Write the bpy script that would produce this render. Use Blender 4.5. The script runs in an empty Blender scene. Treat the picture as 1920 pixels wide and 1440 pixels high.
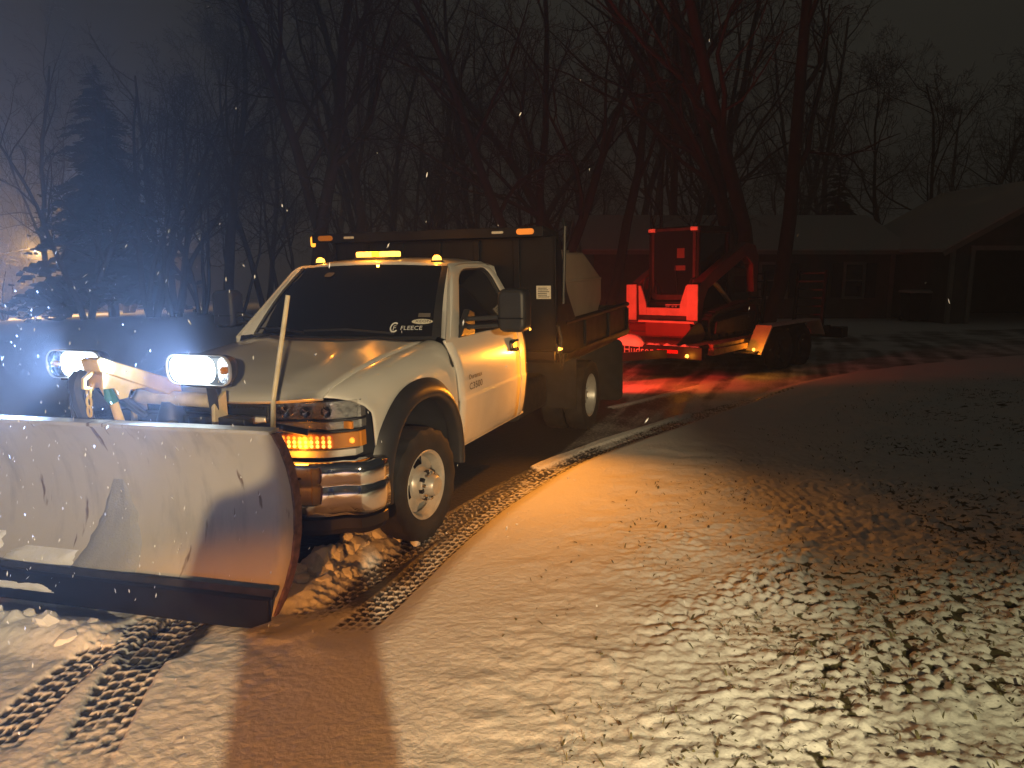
import bpy, math, random
import numpy as np
from mathutils import Vector, Matrix
R = math.radians
rng = np.random.RandomState(7)
random.seed(7)
S = bpy.context.scene
COL = S.collection

# ------------------------------------------------------------------ camera
F_PX, CAM_H, HORIZON = 1415.0, 1.90, 478.0            # for a 1920 px wide frame
PITCH = math.atan((720 - HORIZON) / F_PX)
cam_d = bpy.data.cameras.new('camera')
cam_d.sensor_width = 36.0
cam_d.lens = 36.0 * F_PX / 1920.0
cam_d.clip_start, cam_d.clip_end = 0.05, 2000
cam = bpy.data.objects.new('camera', cam_d); COL.objects.link(cam)
cam.location = (0, 0, CAM_H); cam.rotation_euler = (math.pi/2 - PITCH, 0, 0)
S.camera = cam

# ------------------------------------------------------------------ sky, exposure
w = bpy.data.worlds.new('World'); S.world = w; w.use_nodes = True
wn = w.node_tree.nodes; wl = w.node_tree.links
bg = wn['Background']
tc = wn.new('ShaderNodeTexCoord'); ns = wn.new('ShaderNodeTexNoise'); ns.inputs['Scale'].default_value = 1.6
ns.inputs['Detail'].default_value = 4
rp = wn.new('ShaderNodeValToRGB')
rp.color_ramp.elements[0].position = .3; rp.color_ramp.elements[0].color = (.0150, .0148, .0120, 1)
rp.color_ramp.elements[1].position = .7; rp.color_ramp.elements[1].color = (.0215, .0210, .0165, 1)
wl.new(tc.outputs['Generated'], ns.inputs['Vector']); wl.new(ns.outputs['Fac'], rp.inputs['Fac']); wl.new(rp.outputs['Color'], bg.inputs['Color'])
bg.inputs['Strength'].default_value = .95
S.view_settings.view_transform = 'Standard'; S.view_settings.look = 'None'
S.view_settings.exposure = 0; S.view_settings.gamma = 1
cy = S.cycles
cy.use_denoising = True
try: cy.denoiser = 'OPENIMAGEDENOISE'
except Exception: pass
cy.max_bounces = 6; cy.diffuse_bounces = 2; cy.glossy_bounces = 3; cy.transmission_bounces = 4
cy.volume_bounces = 0; cy.sample_clamp_indirect = 4; cy.caustics_reflective = False; cy.caustics_refractive = False

def lamp(name, kind, loc, power, color, target=None, radius=.05, spot=None, blend=.3, parent=None):
    d = bpy.data.lights.new(name, kind); d.energy = power; d.color = color
    if kind in ('POINT', 'SPOT'): d.shadow_soft_size = radius
    if kind == 'SPOT': d.spot_size = R(spot); d.spot_blend = blend
    o = bpy.data.objects.new(name, d); COL.objects.link(o); o.location = loc
    if target is not None:
        o.rotation_euler = (Vector(target) - Vector(loc)).to_track_quat('-Z', 'Y').to_euler()
    if parent: o.parent = parent
    return o
WARM = (1, .75, .41); AMBER = (1, .31, .02); RED = (1, .035, .015); COOL = (.30, .50, 1.0); SODIUM = (1, .55, .18)
# lamps behind the photographer; key and amber inferred, second spot added for the lawn
lamp('unseen_spot_behind_camera', 'SPOT', (1.36, -5.2, 2.78), 3200, WARM, (-1.60, 4.6, .60), .05, 40, .45)
wl2 = lamp('unseen_spot_behind_camera', 'SPOT', (2.7, -2.4, 1.9), 950, (1, .84, .44), (2.1, 2.2, 0), .05, 16, .8); wl2.scale = (4, 1, 1)  # added spot, cone stretched sideways to light only the near lawn
wl3 = lamp('turn_signal_of_following_vehicle', 'SPOT', (-1.4, -3.3, 1.15), 1750, (1, .34, .05), (-1.0, 1.5, 0), .05, 18, .6); wl3.scale = (1.9, 1, 1)

# ------------------------------------------------------------------ pixel -> place helpers
_c, _s = math.cos(PITCH), math.sin(PITCH)
def ray(u, v):
    a, b = (u-960)/F_PX, (720-v)/F_PX
    return Vector((a, _c + b*_s, -_s + b*_c))
def G(u, v, z=0.0):
    d = ray(u, v); t = (z-CAM_H)/d.z
    return (d.x*t, d.y*t)
def AT(u, v, depth):
    d = ray(u, v); t = depth/d.y
    return Vector((d.x*t, depth, CAM_H + d.z*t))
# truck frame
PSI = R(-111.2); TRUCK = Vector((-1.46, 5.27, -.02)); ROLL = .021
def to_world(X, Y):
    return (TRUCK.x + X*math.cos(PSI) - Y*math.sin(PSI), TRUCK.y + X*math.sin(PSI) + Y*math.cos(PSI))
# trailer frame
TPSI = R(46); TRAIL = Vector((2.76, 10.76, 0))
def trail_world(X, Y):
    return (TRAIL.x + X*math.cos(TPSI) - Y*math.sin(TPSI), TRAIL.y + X*math.sin(TPSI) + Y*math.cos(TPSI))

# ------------------------------------------------------------------ materials
def node(nt, t, **kw):
    n = nt.nodes.new(t)
    for k, v in kw.items(): setattr(n, k, v)
    return n
def mat(name, col, rough=.5, metal=0., var=.12, vscale=6., bump=0., bscale=40., coat=0., spec=.5, emit=None, estr=0., trans=0., ior=1.45, rvar=0.):
    m = bpy.data.materials.new(name); m.use_nodes = True
    nt = m.node_tree; b = nt.nodes['Principled BSDF']
    b.inputs['Base Color'].default_value = (*col, 1); b.inputs['Roughness'].default_value = rough
    b.inputs['Metallic'].default_value = metal; b.inputs['Coat Weight'].default_value = coat
    b.inputs['Specular IOR Level'].default_value = spec; b.inputs['IOR'].default_value = ior
    b.inputs['Transmission Weight'].default_value = trans
    if emit: b.inputs['Emission Color'].default_value = (*emit, 1); b.inputs['Emission Strength'].default_value = estr
    tcn = node(nt, 'ShaderNodeTexCoord')
    if var > 0:
        n = node(nt, 'ShaderNodeTexNoise'); n.inputs['Scale'].default_value = vscale; n.inputs['Detail'].default_value = 5
        nt.links.new(tcn.outputs['Object'], n.inputs['Vector'])
        r = node(nt, 'ShaderNodeValToRGB')
        r.color_ramp.elements[0].position = .3; r.color_ramp.elements[1].position = .7
        r.color_ramp.elements[0].color = (*[c*(1-var) for c in col], 1); r.color_ramp.elements[1].color = (*[min(1, c*(1+var)) for c in col], 1)
        nt.links.new(n.outputs['Fac'], r.inputs['Fac']); nt.links.new(r.outputs['Color'], b.inputs['Base Color'])
        if rvar > 0:
            mr = node(nt, 'ShaderNodeMapRange'); mr.inputs['To Min'].default_value = max(0, rough-rvar); mr.inputs['To Max'].default_value = min(1, rough+rvar)
            nt.links.new(n.outputs['Fac'], mr.inputs['Value']); nt.links.new(mr.outputs['Result'], b.inputs['Roughness'])
    if bump > 0:
        n = node(nt, 'ShaderNodeTexNoise'); n.inputs['Scale'].default_value = bscale; n.inputs['Detail'].default_value = 4
        nt.links.new(tcn.outputs['Object'], n.inputs['Vector'])
        bp = node(nt, 'ShaderNodeBump'); bp.inputs['Strength'].default_value = bump; bp.inputs['Distance'].default_value = .01
        nt.links.new(n.outputs['Fac'], bp.inputs['Height']); nt.links.new(bp.outputs['Normal'], b.inputs['Normal'])
    return m
M = {}
M['black'] = mat('black_paint', (.010, .010, .012), .45, var=.3, bump=.05, rvar=.15, spec=.25)
M['blackplastic'] = mat('black_plastic', (.03, .03, .032), .45, var=.2, bump=.08, bscale=200)
M['flare'] = mat('flare_plastic', (.028, .028, .030), .36, var=.15, bump=.05, bscale=150)
M['rubber'] = mat('tyre_rubber', (.022, .021, .02), .75, var=.4, vscale=9, bump=.2, bscale=80)
M['steel'] = mat('grey_steel_rim', (.50, .49, .46), .40, metal=.35, var=.12, vscale=14, rvar=.1)
M['chrome'] = mat('chrome', (.75, .75, .76), .08, metal=1, var=.05, vscale=8, bump=.02, bscale=18)
M['glass'] = mat('dark_glass', (.010, .011, .014), .04, var=0, spec=.6, coat=.3)
M['lens'] = mat('clear_lens', (.95, .95, .95), .02, var=0, trans=1, ior=1.2)
def lens_material():
    m = bpy.data.materials.new('clear_lens'); m.use_nodes = True; nt = m.node_tree; nt.nodes.remove(nt.nodes['Principled BSDF'])
    t = node(nt, 'ShaderNodeBsdfTransparent'); t.inputs['Color'].default_value = (.93, .93, .93, 1); g = node(nt, 'ShaderNodeBsdfGlossy'); g.inputs['Roughness'].default_value = .04
    f = node(nt, 'ShaderNodeFresnel'); f.inputs['IOR'].default_value = 1.4; x = node(nt, 'ShaderNodeMixShader')
    nt.links.new(f.outputs[0], x.inputs[0]); nt.links.new(t.outputs[0], x.inputs[1]); nt.links.new(g.outputs[0], x.inputs[2]); nt.links.new(x.outputs[0], nt.nodes['Material Output'].inputs['Surface'])
    return m
M['lens'] = lens_material()
M['reflector'] = mat('lamp_reflector', (.66, .67, .70), .14, metal=.8, var=.1, bump=.5, bscale=26)
M['amberlens'] = mat('amber_lens', (.75, .28, .03), .15, var=.1, bump=.2, bscale=90)
M['yellow'] = mat('cream_yellow_paint', (.70, .43, .09), .35, var=.15, vscale=9, bump=.06, rvar=.1)
M['cream'] = mat('cream_steel', (.62, .52, .32), .45, var=.2, vscale=12)
M['redpaint'] = mat('red_machine_paint', (.15, .026, .014), .38, var=.15, vscale=5, bump=.04, rvar=.1)
M['greypaint'] = mat('pale_machine_paint', (.62, .56, .50), .42, var=.15, vscale=5)
M['darkmetal'] = mat('dark_steel', (.05, .048, .046), .5, metal=.4, var=.3, vscale=12, bump=.1)
M['rust'] = mat('rusty_edge', (.16, .085, .055), .6, var=.5, vscale=30, bump=.2, bscale=120)
M['wood'] = mat('weathered_deck_board', (.30, .20, .11), .75, var=.45, vscale=14, bump=.4, bscale=60)
M['poly'] = mat('tan_poly_hopper', (.36, .27, .20), .5, var=.1, vscale=4)
M['label'] = mat('off_white_label', (.70, .66, .55), .5, var=.12, vscale=60)
M['ink'] = mat('black_print', (.03, .03, .03), .5, var=0)
M['whiteprint'] = mat('white_print', (.8, .8, .78), .5, var=0)
M['redlens'] = mat('red_lens', (.55, .02, .015), .2, var=.1)
M['siding'] = mat('house_siding', (.13, .11, .09), .75, var=.15, vscale=3)
M['trim'] = mat('house_trim', (.30, .27, .23), .6, var=.1)
M['shutter'] = mat('dark_shutter', (.02, .02, .022), .6, var=.2)
M['hydraulic'] = mat('hydraulic_rod', (.75, .66, .4), .2, metal=.7, var=.1)
M['hose'] = mat('hose_rubber', (.06, .06, .065), .5, var=.2)
M['green'] = mat('green_fitting', (.05, .20, .11), .4, var=.1)
M['cloth'] = mat('dark_jacket', (.03, .03, .035), .8, var=.2)
def emis(name, col, s):
    return mat(name, col, .3, var=0, emit=col, estr=s)
M['e_white'] = emis('lit_plow_lamp', (.80, .94, 1.0), 20)
M['e_amber'] = emis('lit_amber_led', (1, .36, .03), 2.0)
M['e_amber_hot'] = emis('hot_amber_led', (1, .50, .07), 3.6)
M['e_amber_dim'] = emis('dim_amber_lamp', (1, .33, .05), .35)
M['e_red'] = emis('lit_red_lamp', (1, .03, .02), 4)
M['e_sodium'] = emis('lit_street_lamp', (1, .62, .25), 160)
M['e_window'] = emis('lit_window', (.55, .55, .62), .42)

def paint_material():
    """white car paint with road grime low down and water droplets"""
    m = bpy.data.materials.new('white_car_paint'); m.use_nodes = True
    nt = m.node_tree; b = nt.nodes['Principled BSDF']
    b.inputs['Roughness'].default_value = .28; b.inputs['Coat Weight'].default_value = .55; b.inputs['Coat Roughness'].default_value = .09
    t = node(nt, 'ShaderNodeTexCoord')
    n = node(nt, 'ShaderNodeTexNoise'); n.inputs['Scale'].default_value = 5; n.inputs['Detail'].default_value = 7
    nt.links.new(t.outputs['Object'], n.inputs['Vector'])
    sx = node(nt, 'ShaderNodeSeparateXYZ'); nt.links.new(t.outputs['Object'], sx.inputs[0])
    mr = node(nt, 'ShaderNodeMapRange'); mr.inputs['From Min'].default_value = 1.15; mr.inputs['From Max'].default_value = .42
    nt.links.new(sx.outputs['Z'], mr.inputs['Value'])
    mu = node(nt, 'ShaderNodeMath', operation='MULTIPLY'); nt.links.new(mr.outputs['Result'], mu.inputs[0]); nt.links.new(n.outputs['Fac'], mu.inputs[1])
    mx = node(nt, 'ShaderNodeMix', data_type='RGBA'); mx.inputs['A'].default_value = (.70, .69, .66, 1); mx.inputs['B'].default_value = (.40, .37, .32, 1)
    nt.links.new(mu.outputs[0], mx.inputs['Factor']); nt.links.new(mx.outputs['Result'], b.inputs['Base Color'])
    v = node(nt, 'ShaderNodeTexVoronoi'); v.inputs['Scale'].default_value = 110; nt.links.new(t.outputs['Object'], v.inputs['Vector'])
    r = node(nt, 'ShaderNodeMapRange'); r.inputs['From Min'].default_value = .0; r.inputs['From Max'].default_value = .35; r.inputs['To Min'].default_value = 1; r.inputs['To Max'].default_value = 0
    nt.links.new(v.outputs['Distance'], r.inputs['Value'])
    n2 = node(nt, 'ShaderNodeTexNoise'); n2.inputs['Scale'].default_value = 3; nt.links.new(t.outputs['Object'], n2.inputs['Vector'])
    r2 = node(nt, 'ShaderNodeMapRange'); r2.inputs['From Min'].default_value = .45; r2.inputs['From Max'].default_value = .6
    nt.links.new(n2.outputs['Fac'], r2.inputs['Value'])
    mm = node(nt, 'ShaderNodeMath', operation='MULTIPLY'); nt.links.new(r.outputs['Result'], mm.inputs[0]); nt.links.new(r2.outputs['Result'], mm.inputs[1])
    bp = node(nt, 'ShaderNodeBump'); bp.inputs['Strength'].default_value = .35; bp.inputs['Distance'].default_value = .004
    nt.links.new(mm.outputs[0], bp.inputs['Height']); nt.links.new(bp.outputs['Normal'], b.inputs['Coat Normal'])
    return m
M['paint'] = paint_material()

def blade_material():
    """scuffed off-white steel moldboard: scratches, rust nicks, grime toward no side in particular"""
    m = bpy.data.materials.new('scuffed_blade_steel'); m.use_nodes = True
    nt = m.node_tree; b = nt.nodes['Principled BSDF']; b.inputs['Roughness'].default_value = .42
    t = node(nt, 'ShaderNodeTexCoord')
    mp = node(nt, 'ShaderNodeMapping'); mp.inputs['Scale'].default_value = (1, 9, 1.6); mp.inputs['Rotation'].default_value = (.25, 0, 0)
    nt.links.new(t.outputs['Object'], mp.inputs['Vector'])
    n = node(nt, 'ShaderNodeTexNoise'); n.inputs['Scale'].default_value = 2.1; n.inputs['Detail'].default_value = 3
    nt.links.new(mp.outputs[0], n.inputs['Vector'])
    r = node(nt, 'ShaderNodeMapRange'); r.inputs['From Min'].default_value = .665; r.inputs['From Max'].default_value = .72
    nt.links.new(n.outputs['Fac'], r.inputs['Value'])
    n3 = node(nt, 'ShaderNodeTexNoise'); n3.inputs['Scale'].default_value = 2.5; n3.inputs['Detail'].default_value = 8; nt.links.new(t.outputs['Object'], n3.inputs['Vector'])
    base = node(nt, 'ShaderNodeMix', data_type='RGBA'); base.inputs['A'].default_value = (.58, .53, .45, 1); base.inputs['B'].default_value = (.40, .37, .32, 1)
    nt.links.new(n3.outputs['Fac'], base.inputs['Factor'])
    mx = node(nt, 'ShaderNodeMix', data_type='RGBA'); mx.inputs['B'].default_value = (.17, .12, .09, 1)
    nt.links.new(base.outputs['Result'], mx.inputs['A']); nt.links.new(r.outputs['Result'], mx.inputs['Factor'])
    mp2 = node(nt, 'ShaderNodeMapping'); mp2.inputs['Scale'].default_value = (2, 3.2, .7); nt.links.new(t.outputs['Object'], mp2.inputs['Vector'])
    n5 = node(nt, 'ShaderNodeTexNoise'); n5.inputs['Scale'].default_value = 2.2; n5.inputs['Detail'].default_value = 9; n5.inputs['Roughness'].default_value = .65; nt.links.new(mp2.outputs[0], n5.inputs['Vector'])
    r5 = node(nt, 'ShaderNodeMapRange'); r5.inputs['From Min'].default_value = .52; r5.inputs['From Max'].default_value = .78; r5.inputs['To Max'].default_value = .7; nt.links.new(n5.outputs['Fac'], r5.inputs['Value'])
    mx5 = node(nt, 'ShaderNodeMix', data_type='RGBA'); mx5.inputs['B'].default_value = (.26, .24, .22, 1); nt.links.new(mx.outputs['Result'], mx5.inputs['A']); nt.links.new(r5.outputs['Result'], mx5.inputs['Factor'])
    nt.links.new(mx5.outputs['Result'], b.inputs['Base Color'])
    rr = node(nt, 'ShaderNodeMapRange'); rr.inputs['To Min'].default_value = .3; rr.inputs['To Max'].default_value = .55
    nt.links.new(n3.outputs['Fac'], rr.inputs['Value']); nt.links.new(rr.outputs['Result'], b.inputs['Roughness'])
    bp = node(nt, 'ShaderNodeBump'); bp.inputs['Strength'].default_value = .06; nt.links.new(n3.outputs['Fac'], bp.inputs['Height']); nt.links.new(bp.outputs['Normal'], b.inputs['Normal'])
    return m
M['blade'] = blade_material()

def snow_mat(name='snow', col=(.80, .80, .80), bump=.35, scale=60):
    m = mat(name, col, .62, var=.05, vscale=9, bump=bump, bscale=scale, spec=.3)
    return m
M['snow'] = snow_mat()

def bark_material():
    """grey-brown bark with thin snow lying on upward-facing wood"""
    m = bpy.data.materials.new('bark_with_snow'); m.use_nodes = True
    nt = m.node_tree; b = nt.nodes['Principled BSDF']; b.inputs['Roughness'].default_value = .85
    t = node(nt, 'ShaderNodeTexCoord'); n = node(nt, 'ShaderNodeTexNoise'); n.inputs['Scale'].default_value = 7; n.inputs['Detail'].default_value = 6
    nt.links.new(t.outputs['Object'], n.inputs['Vector'])
    a = node(nt, 'ShaderNodeMix', data_type='RGBA'); a.inputs['A'].default_value = (.085, .068, .056, 1); a.inputs['B'].default_value = (.035, .028, .024, 1)
    nt.links.new(n.outputs['Fac'], a.inputs['Factor'])
    g = node(nt, 'ShaderNodeNewGeometry'); sx = node(nt, 'ShaderNodeSeparateXYZ'); nt.links.new(g.outputs['Normal'], sx.inputs[0])
    ad = node(nt, 'ShaderNodeMath', operation='ADD'); nt.links.new(sx.outputs['Z'], ad.inputs[0]); nt.links.new(n.outputs['Fac'], ad.inputs[1])
    r = node(nt, 'ShaderNodeMapRange'); r.inputs['From Min'].default_value = 1.22; r.inputs['From Max'].default_value = 1.42
    nt.links.new(ad.outputs[0], r.inputs['Value'])
    mx = node(nt, 'ShaderNodeMix', data_type='RGBA'); mx.inputs['B'].default_value = (.5, .5, .5, 1)
    nt.links.new(a.outputs['Result'], mx.inputs['A']); nt.links.new(r.outputs['Result'], mx.inputs['Factor']); nt.links.new(mx.outputs['Result'], b.inputs['Base Color'])
    return m
M['bark'] = bark_material()
M['needle'] = mat('spruce_needles', (.022, .04, .028), .7, var=.4, vscale=2)
M['snowtwig'] = mat('snowy_twigs', (.55, .52, .47), .7, var=.3, vscale=5)
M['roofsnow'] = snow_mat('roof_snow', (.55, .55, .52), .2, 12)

def ground_material():
    m = bpy.data.materials.new('snow_over_asphalt_and_turf'); m.use_nodes = True
    nt = m.node_tree; b = nt.nodes['Principled BSDF']
    t = node(nt, 'ShaderNodeTexCoord')
    n = node(nt, 'ShaderNodeTexNoise'); n.inputs['Scale'].default_value = 38; n.inputs['Detail'].default_value = 8
    n2 = node(nt, 'ShaderNodeTexNoise'); n2.inputs['Scale'].default_value = 210; n2.inputs['Detail'].default_value = 4
    for q in (n, n2): nt.links.new(t.outputs['Object'], q.inputs['Vector'])
    snow = node(nt, 'ShaderNodeMix', data_type='RGBA'); snow.inputs['A'].default_value = (.82, .82, .81, 1); snow.inputs['B'].default_value = (.74, .74, .73, 1)
    nt.links.new(n.outputs['Fac'], snow.inputs['Factor'])
    asp = node(nt, 'ShaderNodeMix', data_type='RGBA'); asp.inputs['A'].default_value = (.030, .029, .028, 1); asp.inputs['B'].default_value = (.085, .082, .078, 1)
    nt.links.new(n2.outputs['Fac'], asp.inputs['Factor'])
    lit = node(nt, 'ShaderNodeMix', data_type='RGBA'); lit.inputs['A'].default_value = (.10, .075, .04, 1); lit.inputs['B'].default_value = (.05, .055, .025, 1)
    nt.links.new(n.outputs['Fac'], lit.inputs['Factor'])
    a1 = node(nt, 'ShaderNodeAttribute', attribute_name='asphalt'); a2 = node(nt, 'ShaderNodeAttribute', attribute_name='litter')
    def crisp(a, lo, hi, k):
        ad = node(nt, 'ShaderNodeMath', operation='MULTIPLY_ADD'); nt.links.new(n.outputs['Fac'], ad.inputs[0]); ad.inputs[1].default_value = k; nt.links.new(a.outputs['Fac'], ad.inputs[2])
        mr = node(nt, 'ShaderNodeMapRange'); mr.inputs['From Min'].default_value = lo + k*.5; mr.inputs['From Max'].default_value = hi + k*.5
        nt.links.new(ad.outputs[0], mr.inputs['Value']); return mr
    f1 = crisp(a1, .25, .75, .7); f2 = crisp(a2, .35, .65, .5)
    m1 = node(nt, 'ShaderNodeMix', data_type='RGBA'); nt.links.new(snow.outputs['Result'], m1.inputs['A']); nt.links.new(lit.outputs['Result'], m1.inputs['B']); nt.links.new(f2.outputs['Result'], m1.inputs['Factor'])
    m2 = node(nt, 'ShaderNodeMix', data_type='RGBA'); nt.links.new(m1.outputs['Result'], m2.inputs['A']); nt.links.new(asp.outputs['Result'], m2.inputs['B']); nt.links.new(f1.outputs['Result'], m2.inputs['Factor'])
    nt.links.new(m2.outputs['Result'], b.inputs['Base Color'])
    rr = node(nt, 'ShaderNodeMapRange'); rr.inputs['To Min'].default_value = .88; rr.inputs['To Max'].default_value = .40
    nt.links.new(f1.outputs['Result'], rr.inputs['Value']); nt.links.new(rr.outputs['Result'], b.inputs['Roughness'])
    b.inputs['Specular IOR Level'].default_value = .18
    bp = node(nt, 'ShaderNodeBump'); bp.inputs['Strength'].default_value = .5; bp.inputs['Distance'].default_value = .012
    nt.links.new(n.outputs['Fac'], bp.inputs['Height'])
    bp2 = node(nt, 'ShaderNodeBump'); bp2.inputs['Strength'].default_value = .45; bp2.inputs['Distance'].default_value = .004
    nt.links.new(n2.outputs['Fac'], bp2.inputs['Height']); nt.links.new(bp.outputs['Normal'], bp2.inputs['Normal'])
    nt.links.new(bp2.outputs['Normal'], b.inputs['Normal'])
    return m
M['ground'] = ground_material()

# ------------------------------------------------------------------ mesh helpers
def tag(o, label=None, cat=None, group=None, kind=None):
    if label: o['label'] = label
    if cat: o['category'] = cat
    if group: o['group'] = group
    if kind: o['kind'] = kind
    return o
def empty(name, loc=(0, 0, 0), rot=(0, 0, 0)):
    o = bpy.data.objects.new(name, None); COL.objects.link(o); o.location = loc; o.rotation_euler = rot; o.empty_display_size = .1
    return o
class MB:
    def __init__(s): s.v = []; s.f = []
    def add(s, vs, fs):
        k = len(s.v); s.v += [tuple(p) for p in vs]; s.f += [tuple(i+k for i in f) for f in fs]; return s
    def box(s, x0, x1, y0, y1, z0, z1):
        return s.add([(x0,y0,z0),(x1,y0,z0),(x1,y1,z0),(x0,y1,z0),(x0,y0,z1),(x1,y0,z1),(x1,y1,z1),(x0,y1,z1)],
                     [(3,2,1,0),(4,5,6,7),(0,1,5,4),(1,2,6,5),(2,3,7,6),(3,0,4,7)])
    def obox(s, c, ax, ay, az):
        c, ax, ay, az = map(Vector, (c, ax, ay, az)); vs = []
        for k in (-1, 1):
            for i, j in ((-1,-1),(1,-1),(1,1),(-1,1)): vs.append(c + i*ax + j*ay + k*az)
        return s.add(vs, [(3,2,1,0),(4,5,6,7),(0,1,5,4),(1,2,6,5),(2,3,7,6),(3,0,4,7)])
    def beam(s, p, q, w, h, up=(0,0,1)):
        p, q = Vector(p), Vector(q); d = q-p; L = d.length; d = d/L
        sd = d.cross(Vector(up));
        if sd.length < 1e-5: sd = d.cross(Vector((0,1,0)))
        sd.normalize(); u = sd.cross(d)
        return s.obox((p+q)/2, d*L/2, sd*w/2, u*h/2)
    def tube(s, pts, rads, n=8, cap=True):
        pts = [Vector(p) for p in pts]
        if not hasattr(rads, '__len__'): rads = [rads]*len(pts)
        k = len(s.v); prev = None
        for i, p in enumerate(pts):
            d = (pts[min(i+1, len(pts)-1)] - pts[max(i-1, 0)]).normalized()
            if prev is None:
                a = d.cross(Vector((0,0,1)) if abs(d.z) < .9 else Vector((1,0,0))).normalized()
            else:
                a = (prev - d*prev.dot(d)).normalized()
            prev = a; b = d.cross(a)
            for j in range(n):
                t = 2*math.pi*j/n; s.v.append(tuple(p + rads[i]*(math.cos(t)*a + math.sin(t)*b)))
        for i in range(len(pts)-1):
            for j in range(n):
                s.f.append((k+i*n+j, k+i*n+(j+1)%n, k+(i+1)*n+(j+1)%n, k+(i+1)*n+j))
        if cap:
            s.f.append(tuple(k+j for j in reversed(range(n)))); s.f.append(tuple(k+(len(pts)-1)*n+j for j in range(n)))
        return s
    def prism(s, poly, axis, a, b):
        """polygon (two coords) extruded along axis from a to b"""
        n = len(poly)
        def pt(p, t): return {0: (t, p[0], p[1]), 1: (p[0], t, p[1]), 2: (p[0], p[1], t)}[axis]
        return s.add([pt(p, a) for p in poly] + [pt(p, b) for p in poly],
                     [tuple(reversed(range(n))), tuple(range(n, 2*n))] + [(i, (i+1)%n, n+(i+1)%n, n+i) for i in range(n)])
    def grid(s, rows, flip=False, close=False):
        n = len(rows[0]); k = len(s.v)
        for r in rows: s.v += [tuple(p) for p in r]
        for i in range(len(rows)-1):
            for j in range(n-1 if not close else n):
                q = (k+i*n+j, k+i*n+(j+1)%n, k+(i+1)*n+(j+1)%n, k+(i+1)*n+j)
                s.f.append(q[::-1] if flip else q)
        return s
    def lathe(s, prof, n=32, axis=1, c=(0,0,0), mod=None):
        """profile of (radius, offset along axis) turned about the axis"""
        rows = []
        for r, o in prof:
            row = []
            for j in range(n):
                t = 2*math.pi*j/n; rr = r if mod is None else mod(r, o, j, n)
                a, b = rr*math.cos(t), rr*math.sin(t)
                row.append({0: (c[0]+o, c[1]+a, c[2]+b), 1: (c[0]+a, c[1]+o, c[2]+b), 2: (c[0]+a, c[1]+b, c[2]+o)}[axis])
            rows.append(row)
        return s.grid(rows, close=True)
    def text(s, body, size, fn, extrude=.001):
        cu = bpy.data.curves.new('t', 'FONT'); cu.body = body; cu.size = size; cu.extrude = extrude; cu.align_x = 'LEFT'; cu.resolution_u = 2
        o = bpy.data.objects.new('t', cu); COL.objects.link(o)
        dg = bpy.context.evaluated_depsgraph_get(); me = bpy.data.meshes.new_from_object(o.evaluated_get(dg))
        s.add([fn(v.co) for v in me.vertices], [tuple(p.vertices) for p in me.polygons])
        bpy.data.objects.remove(o); bpy.data.curves.remove(cu); bpy.data.meshes.remove(me)
        return s
    def mirror_y(s):
        n = len(s.v); s.v += [(x, -y, z) for x, y, z in s.v]; s.f += [tuple(i+n for i in reversed(f)) for f in s.f[:]]; return s
    def flipped(s):
        m = MB(); m.v = [(x, -y, z) for x, y, z in s.v]; m.f = [tuple(reversed(f)) for f in s.f]; return m
    def build(s, name, material, parent=None, smooth=True, angle=35, bevel=0, seg=2, recalc=True, solid=0):
        me = bpy.data.meshes.new(name); me.from_pydata(s.v, [], s.f); me.validate()
        if recalc:
            import bmesh
            bm = bmesh.new(); bm.from_mesh(me); bmesh.ops.recalc_face_normals(bm, faces=bm.faces); bm.to_mesh(me); bm.free()
        if smooth:
            me.polygons.foreach_set('use_smooth', [True]*len(me.polygons)); me.set_sharp_from_angle(angle=R(angle))
        me.materials.append(M[material] if isinstance(material, str) else material)
        o = bpy.data.objects.new(name, me); COL.objects.link(o)
        if parent: o.parent = parent
        if solid:
            md = o.modifiers.new('s', 'SOLIDIFY'); md.thickness = solid; md.offset = -1
        if bevel:
            md = o.modifiers.new('b', 'BEVEL'); md.width = bevel; md.segments = seg; md.limit_method = 'ANGLE'; md.angle_limit = R(40)
        return o
def part(name, m, parent, fn, **kw):
    mb = MB(); fn(mb); return mb.build(name, m, parent, **kw)
def copy_tree(o, parent=None):
    c = o.copy(); COL.objects.link(c); c.parent = parent
    for ch in list(o.children): copy_tree(ch, c)
    return c
def interp(t, xs, ys): return float(np.interp(t, xs, ys))
def rrect(w, h, r, n=5):
    p = []
    for cx, cz, a0 in ((w/2-r, h/2-r, 0), (-w/2+r, h/2-r, 90), (-w/2+r, -h/2+r, 180), (w/2-r, -h/2+r, 270)):
        for k in range(n):
            a = R(a0 + 90*k/(n-1)); p.append((cx + r*math.cos(a), cz + r*math.sin(a)))
    return p

# ------------------------------------------------------------------ numpy noise
def _h(ix, iy, seed):
    n = (ix.astype(np.int64)*374761393 + iy.astype(np.int64)*668265263 + seed*1442695041) & 0xffffffff
    n = ((n ^ (n >> 13))*1274126177) & 0xffffffff
    return ((n ^ (n >> 16)) & 0xffff)/65535.0
def vnoise(x, y, seed=0):
    ix, iy = np.floor(x), np.floor(y); fx, fy = x-ix, y-iy
    fx = fx*fx*(3-2*fx); fy = fy*fy*(3-2*fy)
    a = _h(ix, iy, seed); b = _h(ix+1, iy, seed); c = _h(ix, iy+1, seed); d = _h(ix+1, iy+1, seed)
    return a + (b-a)*fx + (c-a)*fy + (a-b-c+d)*fx*fy
def fbm(x, y, seed=0, o=4):
    t = 0; a = .5
    for k in range(o): t = t + a*vnoise(x*2**k + 17.3*k, y*2**k - 9.1*k, seed+k); a *= .5
    return t/(1-.5**o)
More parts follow.
